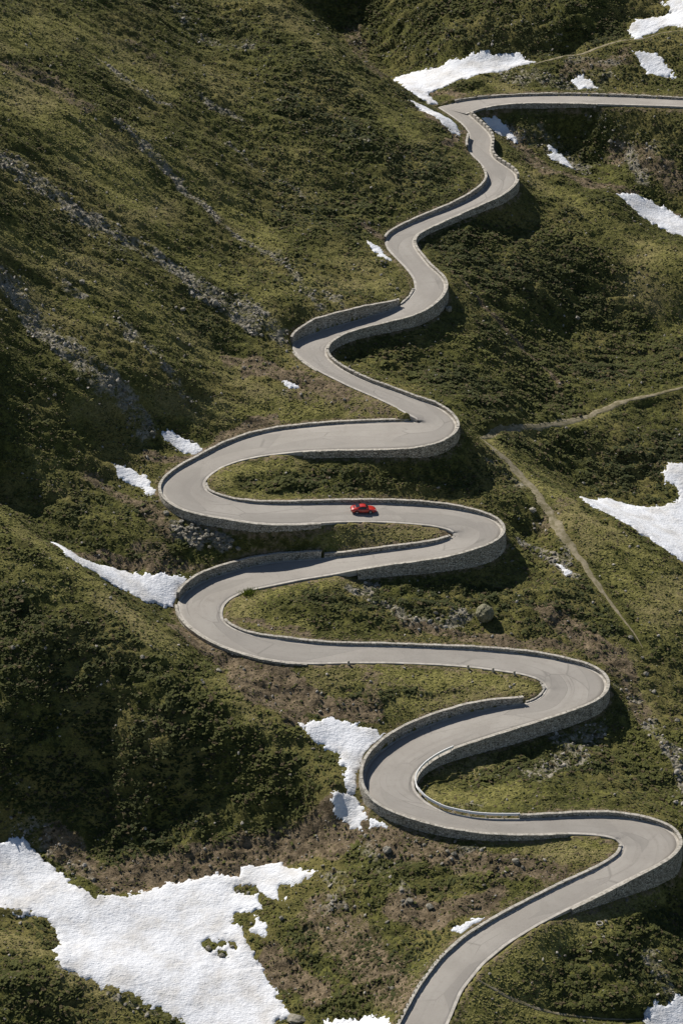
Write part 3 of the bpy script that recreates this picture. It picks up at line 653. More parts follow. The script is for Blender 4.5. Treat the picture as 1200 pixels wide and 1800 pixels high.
SNOW = [   # outline in the photograph, description
 ([(1105,40),(1120,30),(1150,28),(1185,20),(1170,10),(1160,0),(1200,-12),(1260,-10),(1270,40),(1200,47),(1170,45),(1150,55),(1115,68),(1105,55)],'snow patch above the path at the top right corner'),
 ([(690,133),(715,128),(745,120),(770,118),(785,108),(825,100),(830,91),(860,96),(885,100),(910,96),(938,107),(915,117),(880,127),(850,131),(820,138),(790,148),(765,158),(753,164),(757,174),(772,183),(758,184),(740,174),(715,155)],'long white snowfield in the gully above the road junction'),
 ([(720,176),(735,182),(760,195),(785,207),(805,222),(808,240),(795,232),(770,215),(745,198)],'slim snow strip on grass left of the topmost bend'),
 ([(835,205),(860,206),(875,208),(890,222),(913,252),(885,240),(860,225)],'snow patch right behind the row of parapet blocks'),
 ([(955,250),(970,258),(990,275),(1010,297),(985,288),(963,275),(968,268)],'small narrow snow patch on the stony slope below the top road'),
 ([(1083,343),(1110,340),(1140,352),(1175,370),(1210,395),(1250,440),(1200,416),(1160,398),(1120,375),(1095,352)],'snow strip lying behind the grassy crest at the upper right edge'),
 ([(1108,90),(1130,90),(1155,97),(1172,115),(1187,138),(1160,135),(1135,133),(1125,112)],'rounded snow patch between the upper path and the top road'),
 ([(1003,143),(1020,132),(1035,142),(1050,156),(1020,156)],'little ragged snow spot among dark rocks above the top road'),
 ([(643,422),(665,432),(692,460),(678,456),(655,440)],'thin snow sliver beside the inner bend left of the upper road'),
 ([(486,670),(505,671),(528,682),(510,685)],'tiny snow spot on the brown meadow left of the tight bend'),
 ([(273,758),(300,757),(320,770),(345,780),(366,792),(345,803),(320,795),(295,780)],'snow patch touching the low wall above the wide left hairpin'),
 ([(190,811),(215,815),(240,828),(262,845),(275,862),(265,872),(245,857),(215,840),(200,826)],'narrow snow patch running down to the wide left hairpin'),
 ([(88,950),(105,958),(140,978),(165,987),(200,993),(235,1003),(270,1010),(300,1011),(330,1008),(340,1017),(320,1035),(312,1055),(303,1068),(275,1062),(240,1048),(200,1023),(150,997),(115,974)],'wedge of snow in the gully ending at the curved wall'),
 ([(1012,870),(1040,878),(1060,872),(1085,880),(1120,888),(1160,888),(1185,880),(1195,875),(1185,855),(1165,845),(1162,830),(1170,812),(1200,815),(1270,830),(1290,1040),(1200,984),(1180,974),(1150,954),(1110,929),(1060,901),(1030,884)],'large snowfield at the right edge behind the grassy ridge'),
 ([(978,993),(990,996),(1013,1011),(997,1014)],'small snow remnant among rubble beside the dirt path'),
 ([(527,1268),(560,1265),(585,1261),(615,1272),(645,1280),(670,1285),(712,1290),(680,1308),(645,1332),(628,1360),(626,1400),(604,1392),(598,1372),(605,1350),(590,1325),(560,1305),(540,1290)],'snow patch filling the hollow above the shaded hairpin wall'),
 ([(556,1396),(592,1386),(622,1396),(650,1430),(694,1458),(655,1453),(632,1443),(636,1460),(610,1450),(582,1426)],'pointed snow patch at the foot of the lower left hairpin wall'),
 ([(-60,1480),(20,1478),(30,1473),(55,1485),(75,1510),(105,1530),(130,1555),(170,1573),(220,1570),(275,1558),(290,1550),(330,1548),(380,1537),(415,1543),(425,1522),(455,1525),(475,1518),(490,1515),(520,1528),(556,1534),(530,1552),(500,1556),(490,1560),(500,1578),(512,1590),(495,1590),(475,1577),(450,1562),(432,1555),(425,1564),(455,1577),(460,1597),(445,1605),(470,1625),(478,1647),(465,1650),(445,1637),(435,1647),(440,1665),(460,1700),(485,1740),(512,1787),(480,1800),(470,1850),(380,1870),(330,1802),(280,1777),(200,1737),(100,1697),(98,1672),(105,1655),(100,1635),(80,1615),(50,1602),(0,1599),(-60,1595)],'biggest snowfield, rippled, filling the hollow at the bottom left'),
 ([(790,1636),(818,1616),(850,1609),(866,1614),(840,1634),(812,1650)],'small snow patch against the wall of the lowest road section'),
 ([(1135,1775),(1150,1762),(1170,1765),(1185,1750),(1215,1746),(1270,1860),(1150,1860),(1135,1797)],'snow patch in the bottom right corner'),
 ([(570,1796),(640,1792),(690,1786),(694,1840),(560,1840)],'flat snow patch at the bottom edge beside the road wall'),
]
HOLES = [[(410,1608),(430,1603),(450,1612),(448,1626),(430,1636),(412,1625)],[(358,1660),(366,1655),(376,1661),(378,1671),(368,1675),(359,1669)],[(382,1672),(391,1668),(400,1674),(397,1684),(385,1683)],[(384,1656),(394,1655),(399,1661),(392,1666),(384,1663)],[(403,1657),(413,1658),(414,1667),(405,1669)],[(410,1560),(440,1558),(437,1572),(415,1572)],[(425,1630),(470,1650),(465,1660),(430,1645)]]
holes_w = [hit(h)[:, :2] for h in HOLES]
SNOWD = np.full(CX.shape, -9.0)     # signed distance, positive inside snow
snow_w = []
for px, lab in SNOW:
    q = hit(px)[:, :2]; snow_w.append(q)
    ix0, ix1 = max(0, int((q[:, 0].min() - 5 - X0) / STEP)), min(NX, int((q[:, 0].max() + 5 - X0) / STEP) + 1)
    iy0, iy1 = max(0, int((q[:, 1].min() - 5 - Y0) / STEP)), min(NY, int((q[:, 1].max() + 5 - Y0) / STEP) + 1)
    if ix1 <= ix0 or iy1 <= iy0: continue
    s = (slice(iy0, iy1), slice(ix0, ix1))
    d = seg_dist(CX[s], CY[s], np.r_[q, q[:1]]); d = np.where(inside_poly(CX[s], CY[s], q), d, -d)
    SNOWD[s] = np.maximum(SNOWD[s], d)
for q in holes_w:
    d = seg_dist(CX, CY, np.r_[q, q[:1]]); d = np.where(inside_poly(CX, CY, q), d, -d)
    SNOWD = np.minimum(SNOWD, -d)

PATHS = [([(843,768),(870,757),(930,748),(990,742),(1040,728),(1090,706),(1140,694),(1200,680),(1290,655)],.75,'dirt_path'),
         ([(843,768),(866,786),(900,818),(935,856),(962,893),(985,935),(1015,975),(1050,1028),(1085,1075),(1118,1118),(1130,1140)],.95,'dirt_path'),
         ([(938,113),(990,98),(1050,83),(1110,70),(1160,56),(1230,48)],.5,'dirt_path'),
         ([(838,1722),(880,1745),(940,1772),(1000,1785),(1080,1792),(1150,1790)],.4,'dirt_path')]
PATHD = np.full(CX.shape, 99.0); paths_w = []
for px, w, nm in PATHS:
    q = hit(px); paths_w.append(q)
    PATHD = np.minimum(PATHD, seg_dist(CX, CY, q[:, :2]) - w)

# ------------------------------------------------------------------ relief of the ground
gx = np.gradient(gauss(CZ, 6), STEP, axis=1); gy = np.gradient(gauss(CZ, 6), STEP, axis=0)
gl = np.hypot(gx, gy) + 1e-6
ax_, ay_ = gx / gl, gy / gl                       # uphill direction
near = smooth(.7, 3.5, RD) * smooth(-.3, 1.0, PATHD) * (1 - .75 * smooth(-1, 1.0, SNOWD))
big = fbm(CX, CY, 24, 2, 40) * 2.0 * smooth(2, 12, RD)
al = CX * ax_ + CY * ay_; ac = -CX * ay_ + CY * ax_
# gullies running down the fall line of the big left slope, hummocks elsewhere
fa, fb = CX * .95 - CY * .30, CX * .30 + CY * .95
fb = fb + .8 * fbm(CX, CY, 12, 2, 52)
rib = fbm(fa * .14, fb, 4.2, 4, 50, .6)
hum = fbm(CX, CY, 6.5, 3, 55)
ter = fbm(CX * .5, CY, 2.0, 3, 61, .65)
det = fbm(CX, CY, 1.1, 2, 70, .6)
rough = np.clip(1 - .65 * GRASS, .25, 1)
left = np.maximum(smooth(12, -20, CX) * smooth(-20, 10, CY), .5 * smooth(30, 50, CX))
CZ = CZ + near * (big * (1 - .6 * smooth(-1, 1, SNOWD)) + rib * .75 * left + hum * (.55 + .35 * BUSH) * rough * (1 - .4 * left) + ter * (.38 + .2 * BUSH) * rough + det * .22 * rough + np.abs(fbm(CX, CY, 1.6, 2, 75)) * .3 * ROCK)
CZ = CZ - .12 * np.exp(-np.maximum(PATHD, 0) / .5) * (RD > 1.5)
# keep the ground out of the road bed
cap = np.where(inside, zr - .4, 1e9)
CZ = np.minimum(CZ, cap)
TZ[core] = CZ
# soften the join of core and surroundings is not needed: relief fades out of frame
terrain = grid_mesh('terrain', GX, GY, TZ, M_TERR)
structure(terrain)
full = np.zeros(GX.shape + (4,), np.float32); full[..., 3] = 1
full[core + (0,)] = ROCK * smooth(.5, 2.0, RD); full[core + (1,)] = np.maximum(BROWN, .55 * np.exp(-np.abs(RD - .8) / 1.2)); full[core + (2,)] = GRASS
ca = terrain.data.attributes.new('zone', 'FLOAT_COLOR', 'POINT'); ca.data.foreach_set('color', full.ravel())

# ------------------------------------------------------------------ road surface, edge strips
def road_mesh(r, name):
    nw = 8; V = []; UV = []; F = []
    for i in range(r.n):
        wd = np.hypot(*(r.R[i] - r.L[i])[:2])
        p0 = r.L[i] + [r.NL[i, 0] * .12, r.NL[i, 1] * .12, 0]; p1 = r.R[i] + [r.NR[i, 0] * .12, r.NR[i, 1] * .12, 0]
        V.append(p0 - [0, 0, 1.0]); UV.append((0, r.s[i]))
        for k in range(nw + 1):
            t = k / nw; p = p0 * (1 - t) + p1 * t; p = p + [0, 0, .05 * (1 - (2 * t - 1) ** 2)]
            V.append(p); UV.append((t * wd, r.s[i]))
        V.append(p1 - [0, 0, 1.0]); UV.append((wd, r.s[i]))
    m = nw + 3
    for i in range(r.n - 1):
        for k in range(m - 1):
            a = i * m + k; F.append((a, a + m, a + m + 1, a + 1))
    o = make_obj(name, V, [f[::-1] for f in F], M_ROAD, uvs=UV, smooth_shade=True)
    return structure(o)
road = road_mesh(MAIN, 'road')
TOP.L[:, 2] -= .008; TOP.R[:, 2] -= .008
road_mesh(TOP, 'road')

def strip(E, N, i0, i1, a, b, z, mat, name, parent):
    """low stone band between offsets a and b from the road edge (negative = on the road)"""
    V = []; F = []; UV = []
    s = 0
    for k, i in enumerate(range(i0, i1)):
        p = E[i]; n = N[i]
        if k: s += np.hypot(*(E[i] - E[i - 1])[:2])
        for off, zz in ((a, -.1), (a, z), (b, z), (b, -.5)):
            V.append((p[0] + n[0] * off, p[1] + n[1] * off, p[2] + zz)); UV.append((s, off + zz))
    for k in range(i1 - i0 - 1):
        for j in range(3):
            c = 4 * k + j; F.append((c, c + 1, c + 5, c + 4))
    return make_obj(name, V, F, mat, parent, uvs=UV)
for r in (MAIN, TOP):
    for side in 'LR':
        E, N = r.edge(side)
        o = strip(E, N, 0, r.n, -.30, .14, .035, M_EDGE, 'road_edge', None); structure(o)

# ------------------------------------------------------------------ stone walls along the road
WALLS = {
 'a': ('low stone wall with pale coping on the left of the lowest road section', M_WALL),
 'b': ('long curved wall round the lower left hairpin beside the snow hollow', M_WALL),
 'c': ('short low kerb wall on the inside of the third bend from the bottom', M_WALL),
 'd': ('knee-low edge wall on the outer side of the left hairpin with the snow wedge', M_WALL),
 'e': ('tall curved wall above the road that the wedge of snow touches', M_WALL),
 'f': ('low wall at the grass tongue just below the red car', M_WALL),
 'g': ('wall round the wide left hairpin, with the rubble heap at its foot', M_WALL),
 'p': ('very low kerb on the outside of the tight left bend', M_WALL),
 'h': ('tallest smooth retaining wall on the hill side of the tight left bend', M_WALL),
 'q': ('short low kerb just beyond the end of the tallest retaining wall', M_WALL),
 'i': ('low dark wall on the hill side of the upper road below the big slope', M_WALL),
 'j': ('short isolated wall on the left near the topmost bend', M_WALL),
 'k': ('high retaining wall of the lowest right hairpin at the right edge', M_WALL),
 'l': ('retaining wall of the right hairpin below the round boulder', M_WALL),
 'm': ('retaining wall of the right hairpin that the red car is approaching', M_WALL),
 'n': ('rough topped wall round the right hairpin where the dirt paths start', M_RUBBLE),
 'r': ('curved retaining wall opposite the tallest wall, below the upper S-bend', M_WALL),
 's': ('retaining wall carrying the upper road up to the row of blocks', M_WALL),
 'o': ('wall topped by a row of separate pale parapet blocks near the junction', M_WALL),
 't': ('low dark wall behind the road that leaves at the top right', M_WALL),
 'u': ('shaded retaining wall under the road that leaves at the top right', M_WALL),
}
def box_verts(c, ax, ay, az, sx, sy, sz, jit=0.0):
    out = []
    for dz in (-1, 1):
        for dx, dy in ((-1, -1), (1, -1), (1, 1), (-1, 1)):
            j = [random.uniform(-jit, jit) for _ in range(3)]
            out.append([c[k] + ax[k] * (dx * sx / 2 + j[0]) + ay[k] * (dy * sy / 2 + j[1]) + az[k] * (dz * sz / 2 + j[2]) for k in range(3)])
    return out
BOXF = [(0, 3, 2, 1), (4, 5, 6, 7), (0, 1, 5, 4), (1, 2, 6, 5), (2, 3, 7, 6), (3, 0, 4, 7)]

def build_wall(rk, side, wid, i0, i1):
    r = ROADS[rk]; E, N = r.edge(side); h, top, _ = SIDE[(rk, side)]
    lab, mat = WALLS[wid]
    base = E[i0]
    root = empty('stone_wall', (base[0], base[1], base[2])); tag(root, lab, 'wall', 'stone walls along the road'); root['kind'] = 'thing'
    IN, TH = .10, .52
    V = []; UV = []; F = []; s = 0; rows = 5
    m = 2 + rows + 1
    tops = []
    for k, i in enumerate(range(i0, i1 + 1)):
        p = E[i]; n = N[i]
        if k: s += max(.02, np.hypot(*(E[i] + .3 * np.r_[N[i], 0] - E[i - 1] - .3 * np.r_[N[i - 1], 0])[:2]))
        zt = p[2] + top[i] + .02 * math.sin(s * 1.3) - .1
        gz = float(bil(CZ, p[0] + n[0] * .9, p[1] + n[1] * .9))
        zb = min(gz, float(bil(CZ, p[0] + n[0] * 1.5, p[1] + n[1] * 1.5)), p[2] + h[i], p[2] - .2) - .7
        def add(off, z, u):
            V.append((p[0] + n[0] * off - base[0], p[1] + n[1] * off - base[1], z - base[2])); UV.append((s, u))
        add(IN, p[2] - .5, p[2] - .5); add(IN, zt, zt)
        for q in range(rows + 1):
            z = zt + (zb - zt) * q / rows
            add(TH + .10 * (zt - z) * .9 + (0 if q in (0,) else .03 * math.sin(7.3 * s + q * 2.1)), z, z + 40)
        tops.append((p[0] + n[0] * (IN + TH) / 2 - base[0], p[1] + n[1] * (IN + TH) / 2 - base[1], zt - base[2], n, s))
    c = len(tops)
    for k in range(c - 1):
        for j in range(m - 1):
            a = k * m + j; F.append((a, a + 1, a + m + 1, a + m) if side == 'L' else (a, a + m, a + m + 1, a + 1))
    F.append(tuple(range(m))); F.append(tuple(range((c - 1) * m, c * m))[::-1])
    make_obj('stonework', V, F, mat, root, uvs=UV)
    # coping: single stones with open joints, slightly uneven
    ss = np.array([t[4] for t in tops]); P = np.array([t[:3] for t in tops]); NN = np.array([t[3] for t in tops])
    CV = []; CF = []; x = .02
    rough = 2.0 if mat is M_RUBBLE else 1.0
    while x < ss[-1] - .25:
        ln = random.uniform(.45, .95) / (1.5 if rough > 1 else 1); mid = min(x + ln / 2, ss[-1])
        pos = np.array([np.interp(mid, ss, P[:, q]) for q in range(3)]); nn = np.array([np.interp(mid, ss, NN[:, q]) for q in range(2)]); nn /= np.hypot(*nn)
        e = min(x + ln, ss[-1]); t = np.array([np.interp(e, ss, P[:, q]) - np.interp(x, ss, P[:, q]) for q in range(3)]); L = np.linalg.norm(t)
        if L > .1:
            t /= L; ny = np.array([nn[0], nn[1], 0]); up = np.array([0, 0, 1.0])
            hgt = random.uniform(.10, .15) * (1.5 if rough > 1 else 1)
            b = len(CV); CV += box_verts(pos + up * (hgt / 2 + .004 + random.uniform(0, .02) * rough), t, ny, up, L * .96, .46 * random.uniform(.93, 1.08), hgt, .016 * rough)
            CF += [tuple(b + v for v in f) for f in BOXF]
        x += ln
    if CV: make_obj('coping', CV, CF, M_COPE, root)
    return root, tops, base
wall_tops = {}
for (rk, side), (h, top, wid) in SIDE.items():
    i = 0
    while i < len(wid):
        if wid[i]:
            j = i
            while j + 1 < len(wid) and wid[j + 1] == wid[i]: j += 1
            if j - i > 2: wall_tops[wid[i]] = build_wall(rk, side, wid[i], i, j)
            i = j + 1
        else: i += 1

# the row of parapet blocks with gaps, parts of the wall below them
root, tops, base = wall_tops['o']
ss = np.array([t[4] for t in tops]); P = np.array([t[:3] for t in tops]); NN = np.array([t[3] for t in tops])
nb = max(8, int(ss[-1] / 1.45)); blk = None
for k in range(nb):
    x = (k + .5) * ss[-1] / nb
    pos = np.array([np.interp(x, ss, P[:, q]) for q in range(3)])
    e0, e1 = max(0, x - .5), min(ss[-1], x + .5)
    t = np.array([np.interp(e1, ss, P[:, q]) - np.interp(e0, ss, P[:, q]) for q in range(2)])
    if blk is None:
        bm = bmesh.new(); bmesh.ops.create_cube(bm, size=1.0)
        for v in bm.verts: v.co.x *= 1.2; v.co.y *= .50; v.co.z *= .78
        bmesh.ops.bevel(bm, geom=list(bm.edges), offset=.05, segments=1, affect='EDGES')
        blk = bpy.data.meshes.new('parapet_block'); bm.to_mesh(blk); bm.free(); blk.materials.append(M_COPE)
    o = bpy.data.objects.new('parapet_block', blk); COL.objects.link(o); o.parent = root
    o.location = (pos[0], pos[1], pos[2] + .46); o.rotation_euler = (random.uniform(-.03, .03), random.uniform(-.03, .03), math.atan2(t[1], t[0]) + random.uniform(-.04, .04))

# ------------------------------------------------------------------ steel guardrail on the inside of the lower left hairpin
E, N = MAIN.edge('R')
g0 = MAIN.index('R', (910, 1440)); g1 = MAIN.index('R', (792, 1317), g0)
gb = E[g0]; gr = empty('guardrail', gb)
tag(gr, 'steel guardrail on posts on the inside of the lower left hairpin', 'guardrail')
prof = [(-.04, .84), (.02, .80), (-.05, .72), (.02, .64), (-.05, .56), (.02, .48), (-.04, .44), (.09, .44), (.09, .84)]
V = []; F = []; UV = []; m = len(prof)
for k, i in enumerate(range(g0, g1 + 1)):
    p = E[i]; n = N[i]
    for off, z in prof:
        V.append((p[0] + n[0] * (.30 + off) - gb[0], p[1] + n[1] * (.30 + off) - gb[1], p[2] + z - gb[2]))
for k in range(g1 - g0):
    for j in range(m):
        a = k * m + j; b = k * m + (j + 1) % m; F.append((a, a + m, b + m, b))
make_obj('rail', V, F, M_STEEL, gr)
postm = None; acc = 9
for i in range(g0, g1 + 1):
    if i > g0: acc += np.hypot(*(E[i] - E[i - 1])[:2])
    if acc >= 2.2:
        acc = 0
        if postm is None:
            bm = bmesh.new(); bmesh.ops.create_cube(bm, size=1.0)
            for v in bm.verts: v.co.x *= .12; v.co.y *= .10; v.co.z = v.co.z * 1.3 + .2
            bmesh.ops.bevel(bm, geom=list(bm.edges), offset=.015, segments=1, affect='EDGES')
            postm = bpy.data.meshes.new('post'); bm.to_mesh(postm); bm.free(); postm.materials.append(M_STEEL)
        o = bpy.data.objects.new('post', postm); COL.objects.link(o); o.parent = gr
        q = E[i, :2] + N[i] * .42; o.location = (q[0] - gb[0], q[1] - gb[1], E[i, 2] - gb[2]); o.rotation_euler = (0, 0, math.atan2(N[i, 1], N[i, 0]))

# ------------------------------------------------------------------ snow patches
BASE = gauss(gauss(CZ, 3).T, 3).T
for (px, lab), q in zip(SNOW, snow_w):
    st = .22 if np.ptp(q[:, 0]) * np.ptp(q[:, 1]) < 1500 else .25
    xs = np.arange(q[:, 0].min() - 1.2, q[:, 0].max() + 1.2, st); ys = np.arange(q[:, 1].min() - 1.2, q[:, 1].max() + 1.2, st)
    x, y = np.meshgrid(xs, ys)
    d = seg_dist(x, y, np.r_[q, q[:1]]); d = np.where(inside_poly(x, y, q), d, -d)
    for hq in holes_w:
        dh = seg_dist(x, y, np.r_[hq, hq[:1]]); d = np.minimum(d, -np.where(inside_poly(x, y, hq), dh, -dh))
    d = d + fbm(x, y, 1.6, 5, 80, .75) * .8
    d = np.minimum(d, bil(np.minimum(RD, 5), x, y) - .45)
    cx_ = x + .5 * fbm(x, y, 2.5, 2, 97); cup = .13 * np.abs(fbm(cx_ * .62 + y * .25, y * 1.25, .95, 2, 90, .55)) ** .8 + fbm(x, y, 4, 2, 95) * .12
    size = min(1.0, math.sqrt(np.ptp(q[:, 0]) * np.ptp(q[:, 1])) / 14)
    th = -.30 + .50 * (1 - np.exp(-np.maximum(d + .25, 0) / .30)) * (.75 + .25 * size) + .25 * size * smooth(0, 6, d)
    z = bil(BASE, x, y) + np.where(d < -.25, -.6, th) + cup * smooth(-.2, .8, d)
    z = np.maximum(z, np.where(d > .5, bil(CZ, x, y) + .06, -1e9))
    ok = d > -.5
    kq = ok[:-1, :-1] & ok[1:, :-1] & ok[:-1, 1:] & ok[1:, 1:]
    o = grid_mesh('snow_patch', x, y, z, M_SNOW, keep=kq)
    tag(o, lab, 'snow patch', 'snow patches left on the mountainside')

# ------------------------------------------------------------------ dirt paths
for (px, w, nm), q in zip(PATHS, paths_w):
    d = np.r_[0, np.cumsum(np.hypot(*np.diff(q[:, :2], axis=0).T))]; s = np.arange(0, d[-1], .5)
    c = gauss(np.c_[np.interp(s, d, q[:, 0]), np.interp(s, d, q[:, 1])], 3)
    t = np.gradient(c, axis=0); t /= np.hypot(*t.T)[:, None]; n = np.c_[-t[:, 1], t[:, 0]]
    V = []; F = []; K = 7
    for i in range(len(c)):
        tp = min(1.0, .15 + i / 10, .05 + (len(c) - 1 - i) / 60) if nm else 1
        wl = w * tp * (1 + .9 * fbm(np.array([s[i]]), np.array([3.1]), 2.2, 2, 9)[0]); wr = w * tp * (1 + .9 * fbm(np.array([s[i]]), np.array([9.7]), 2.2, 2, 9)[0])
        for k in range(K):
            tt = k / (K - 1) * 2 - 1; p = c[i] + n[i] * (tt * (wl if tt < 0 else wr))
            V.append((p[0], p[1], float(bil(CZ, p[0], p[1])) + (.07 if abs(tt) < .99 else -.08) + .03 * math.sin(s[i] * 5 + k * 9)))
    for i in range(len(c) - 1):
        for k in range(K - 1):
            a = i * K + k; F.append((a, a + 1, a + K + 1, a + K))
    structure(make_obj(nm, V, F, M_PATH, smooth_shade=True))

# ------------------------------------------------------------------ ground cover and scree (uncountable): points carrying instances
def lump(name, mat, seed, sub, flat, rough, fine, facet=False):
    bm = bmesh.new(); bmesh.ops.create_icosphere(bm, subdivisions=sub, radius=.5)
    rr = random.Random(seed); off = [Vector((rr.uniform(-9, 9), rr.uniform(-9, 9), rr.uniform(-9, 9))) for _ in range(3)]
    from mathutils import noise as mn
    planes = [Vector((rr.gauss(0, 1), rr.gauss(0, 1), rr.gauss(0, 1))).normalized() for _ in range(9)]
    for v in bm.verts:
        n = v.co.normalized(); k = 1 + rough * mn.noise(n * 1.7 + off[0]) + fine * mn.noise(n * 5.0 + off[1]) + fine * .6 * mn.noise(n * 10 + off[2])
        p = n * .5 * k
        if facet:
            for pl in planes:
                dd = p.dot(pl) - .36
                if dd > 0: p -= pl * dd * .9
        v.co = (p.x, p.y, p.z * flat)
    me = bpy.data.meshes.new(name); bm.to_mesh(me); bm.free(); me.materials.append(mat)
    return me
def proto_collection(name, meshes):
    c = bpy.data.collections.new(name)          # never linked to the scene: only the source of instances
    for me in meshes: c.objects.link(bpy.data.objects.new(me.name, me))
    return c
def scatter(name, pts, rot, scl, col, idx, coll, label):
    me = bpy.data.meshes.new(name); me.vertices.add(len(pts)); me.vertices.foreach_set('co', np.asarray(pts, np.float32).ravel())
    for nm, ty, key, arr in (('rot', 'FLOAT_VECTOR', 'vector', rot), ('scl', 'FLOAT_VECTOR', 'vector', scl), ('col', 'FLOAT_COLOR', 'color', np.c_[col, np.ones(len(col))]), ('idx', 'INT', 'value', idx)):
        a = me.attributes.new(nm, ty, 'POINT'); a.data.foreach_set(key, np.asarray(arr, np.int32 if ty == 'INT' else np.float32).ravel())
    o = bpy.data.objects.new(name, me); COL.objects.link(o)
    ng = bpy.data.node_groups.new(name, 'GeometryNodeTree')
    ng.interface.new_socket('Geometry', in_out='INPUT', socket_type='NodeSocketGeometry'); ng.interface.new_socket('Geometry', in_out='OUTPUT', socket_type='NodeSocketGeometry')
    N_ = ng.nodes; gi = N_.new('NodeGroupInput'); go = N_.new('NodeGroupOutput'); ci = N_.new('GeometryNodeCollectionInfo'); ip = N_.new('GeometryNodeInstanceOnPoints')
    ci.inputs['Collection'].default_value = coll; ci.inputs['Separate Children'].default_value = True; ci.inputs['Reset Children'].default_value = True
    def attr(nm, ty):
        k = N_.new('GeometryNodeInputNamedAttribute'); k.data_type = ty; k.inputs['Name'].default_value = nm; return k.outputs['Attribute']
    e2r = N_.new('FunctionNodeEulerToRotation')
    ng.links.new(attr('rot', 'FLOAT_VECTOR'), e2r.inputs[0]); ng.links.new(e2r.outputs[0], ip.inputs['Rotation'])
    ng.links.new(attr('scl', 'FLOAT_VECTOR'), ip.inputs['Scale']); ng.links.new(attr('idx', 'INT'), ip.inputs['Instance Index'])
    ip.inputs['Pick Instance'].default_value = True
    ng.links.new(gi.outputs[0], ip.inputs['Points']); ng.links.new(ci.outputs[0], ip.inputs['Instance']); ng.links.new(ip.outputs[0], go.inputs[0])
    md = o.modifiers.new('instances', 'NODES'); md.node_group = ng
    o['kind'] = 'stuff'; o['label'] = label[0]; o['category'] = label[1]
    return o
GXs = np.gradient(CZ, STEP, axis=1); GYs = np.gradient(CZ, STEP, axis=0)
def candidates(n):
    y = RNG.uniform(-138, 188, n); x = RNG.uniform(-1, 1, n) * (62 + (y + 138) * .06); return x, y
def mixc(a, b, t): return np.asarray(a) * (1 - t[:, None]) + np.asarray(b) * t[:, None]

shr = proto_collection('shrub_sources', [lump('shrub', M_SHRUB, 100 + k, 3, .62, .6, .55) for k in range(6)])
x, y = candidates(760000)
pat = fbm(x * .6, y, 2.6, 3, 120) * 1.6 + fbm(x, y, 16, 2, 125) * 1.0
BU = bil(BUSH, x, y)
dens_ = np.maximum(.55 * smooth(-.30, .65, pat), BU * smooth(-.75, .1, pat)) * (1 - .96 * bil(GRASS, x, y)) * (1 - .7 * bil(ROCK, x, y)) * (1 - .88 * bil(BROWN, x, y)) + .025
dens_ *= (bil(SNOWD, x, y) < -.25) * (bil(PATHD, x, y) > .35) * (bil(RD, x, y) > 1.15)
okp = RNG.uniform(0, 1, len(x)) < dens_ * .85
x, y = x[okp], y[okp]; n = len(x); BU = BU[okp]
sz = (.13 + (.34 + .06 * BU) * RNG.uniform(0, 1, n) ** 1.9) * (1 - .35 * bil(GRASS, x, y)) * (.35 + .65 * smooth(.3, 4.5, bil(RD, x, y)))
sz *= 1 + .45 * smooth(.0, .6, fbm(x, y, 9, 2, 131)); sz *= 1 - .25 * smooth(-5, -25, x) * smooth(-20, 10, y)
px_, py_ = -bil(GYs, x, y), bil(GXs, x, y)
rz = np.arctan2(py_, px_) * .6 + RNG.normal(0, .5, n)
tt = np.clip(RNG.uniform(0, 1, n) * .4 + smooth(-.45, .45, fbm(x, y, 22, 3, 140)) * .75, 0, 1)
col = mixc((.036, .046, .016), (.146, .148, .036), np.clip(tt * (1 - .42 * BU), 0, 1))
dry = (RNG.uniform(0, 1, n) < .14 + .5 * bil(BROWN, x, y))
col = np.where(dry[:, None], mixc((.075, .055, .028), (.150, .118, .060), RNG.uniform(0, 1, n)), col)
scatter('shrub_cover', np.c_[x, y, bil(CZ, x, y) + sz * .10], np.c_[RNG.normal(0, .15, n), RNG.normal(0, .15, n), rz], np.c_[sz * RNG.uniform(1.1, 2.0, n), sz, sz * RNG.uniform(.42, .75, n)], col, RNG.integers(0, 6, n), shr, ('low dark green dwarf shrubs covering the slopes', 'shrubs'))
# small grass tussocks between the shrubs
tus = proto_collection('tussock_sources', [lump('tussock', M_SHRUB, 160 + k, 2, .55, .5, .6) for k in range(5)])
x, y = candidates(620000)
dn = (.35 + .65 * smooth(-.4, .4, fbm(x * .5, y, 1.6, 3, 170))) * (1 - .6 * bil(ROCK, x, y)) * (1 - .55 * bil(BROWN, x, y))
dn *= (bil(SNOWD, x, y) < -.1) * (bil(PATHD, x, y) > -.35) * (bil(RD, x, y) > .5)
okp = RNG.uniform(0, 1, len(x)) < dn * .6
x, y = x[okp], y[okp]; k_ = len(x)
ts = RNG.uniform(.10, .28, k_)
tg = np.clip(bil(GRASS, x, y) * .7 + RNG.uniform(0, .6, k_), 0, 1)
tc = mixc((.058, .064, .017), (.285, .262, .085), tg * (1 - .45 * bil(BUSH, x, y)))
tb = RNG.uniform(0, 1, k_) < .14 + .5 * bil(BROWN, x, y)
tc = np.where(tb[:, None], mixc((.11, .085, .05), (.26, .205, .12), RNG.uniform(0, 1, k_)), tc)
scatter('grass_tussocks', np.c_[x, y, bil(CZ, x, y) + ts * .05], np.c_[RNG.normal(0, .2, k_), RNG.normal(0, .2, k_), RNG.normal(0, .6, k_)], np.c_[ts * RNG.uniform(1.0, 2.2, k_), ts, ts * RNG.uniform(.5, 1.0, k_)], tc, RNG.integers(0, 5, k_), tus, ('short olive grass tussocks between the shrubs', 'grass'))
print('shrubs', n)

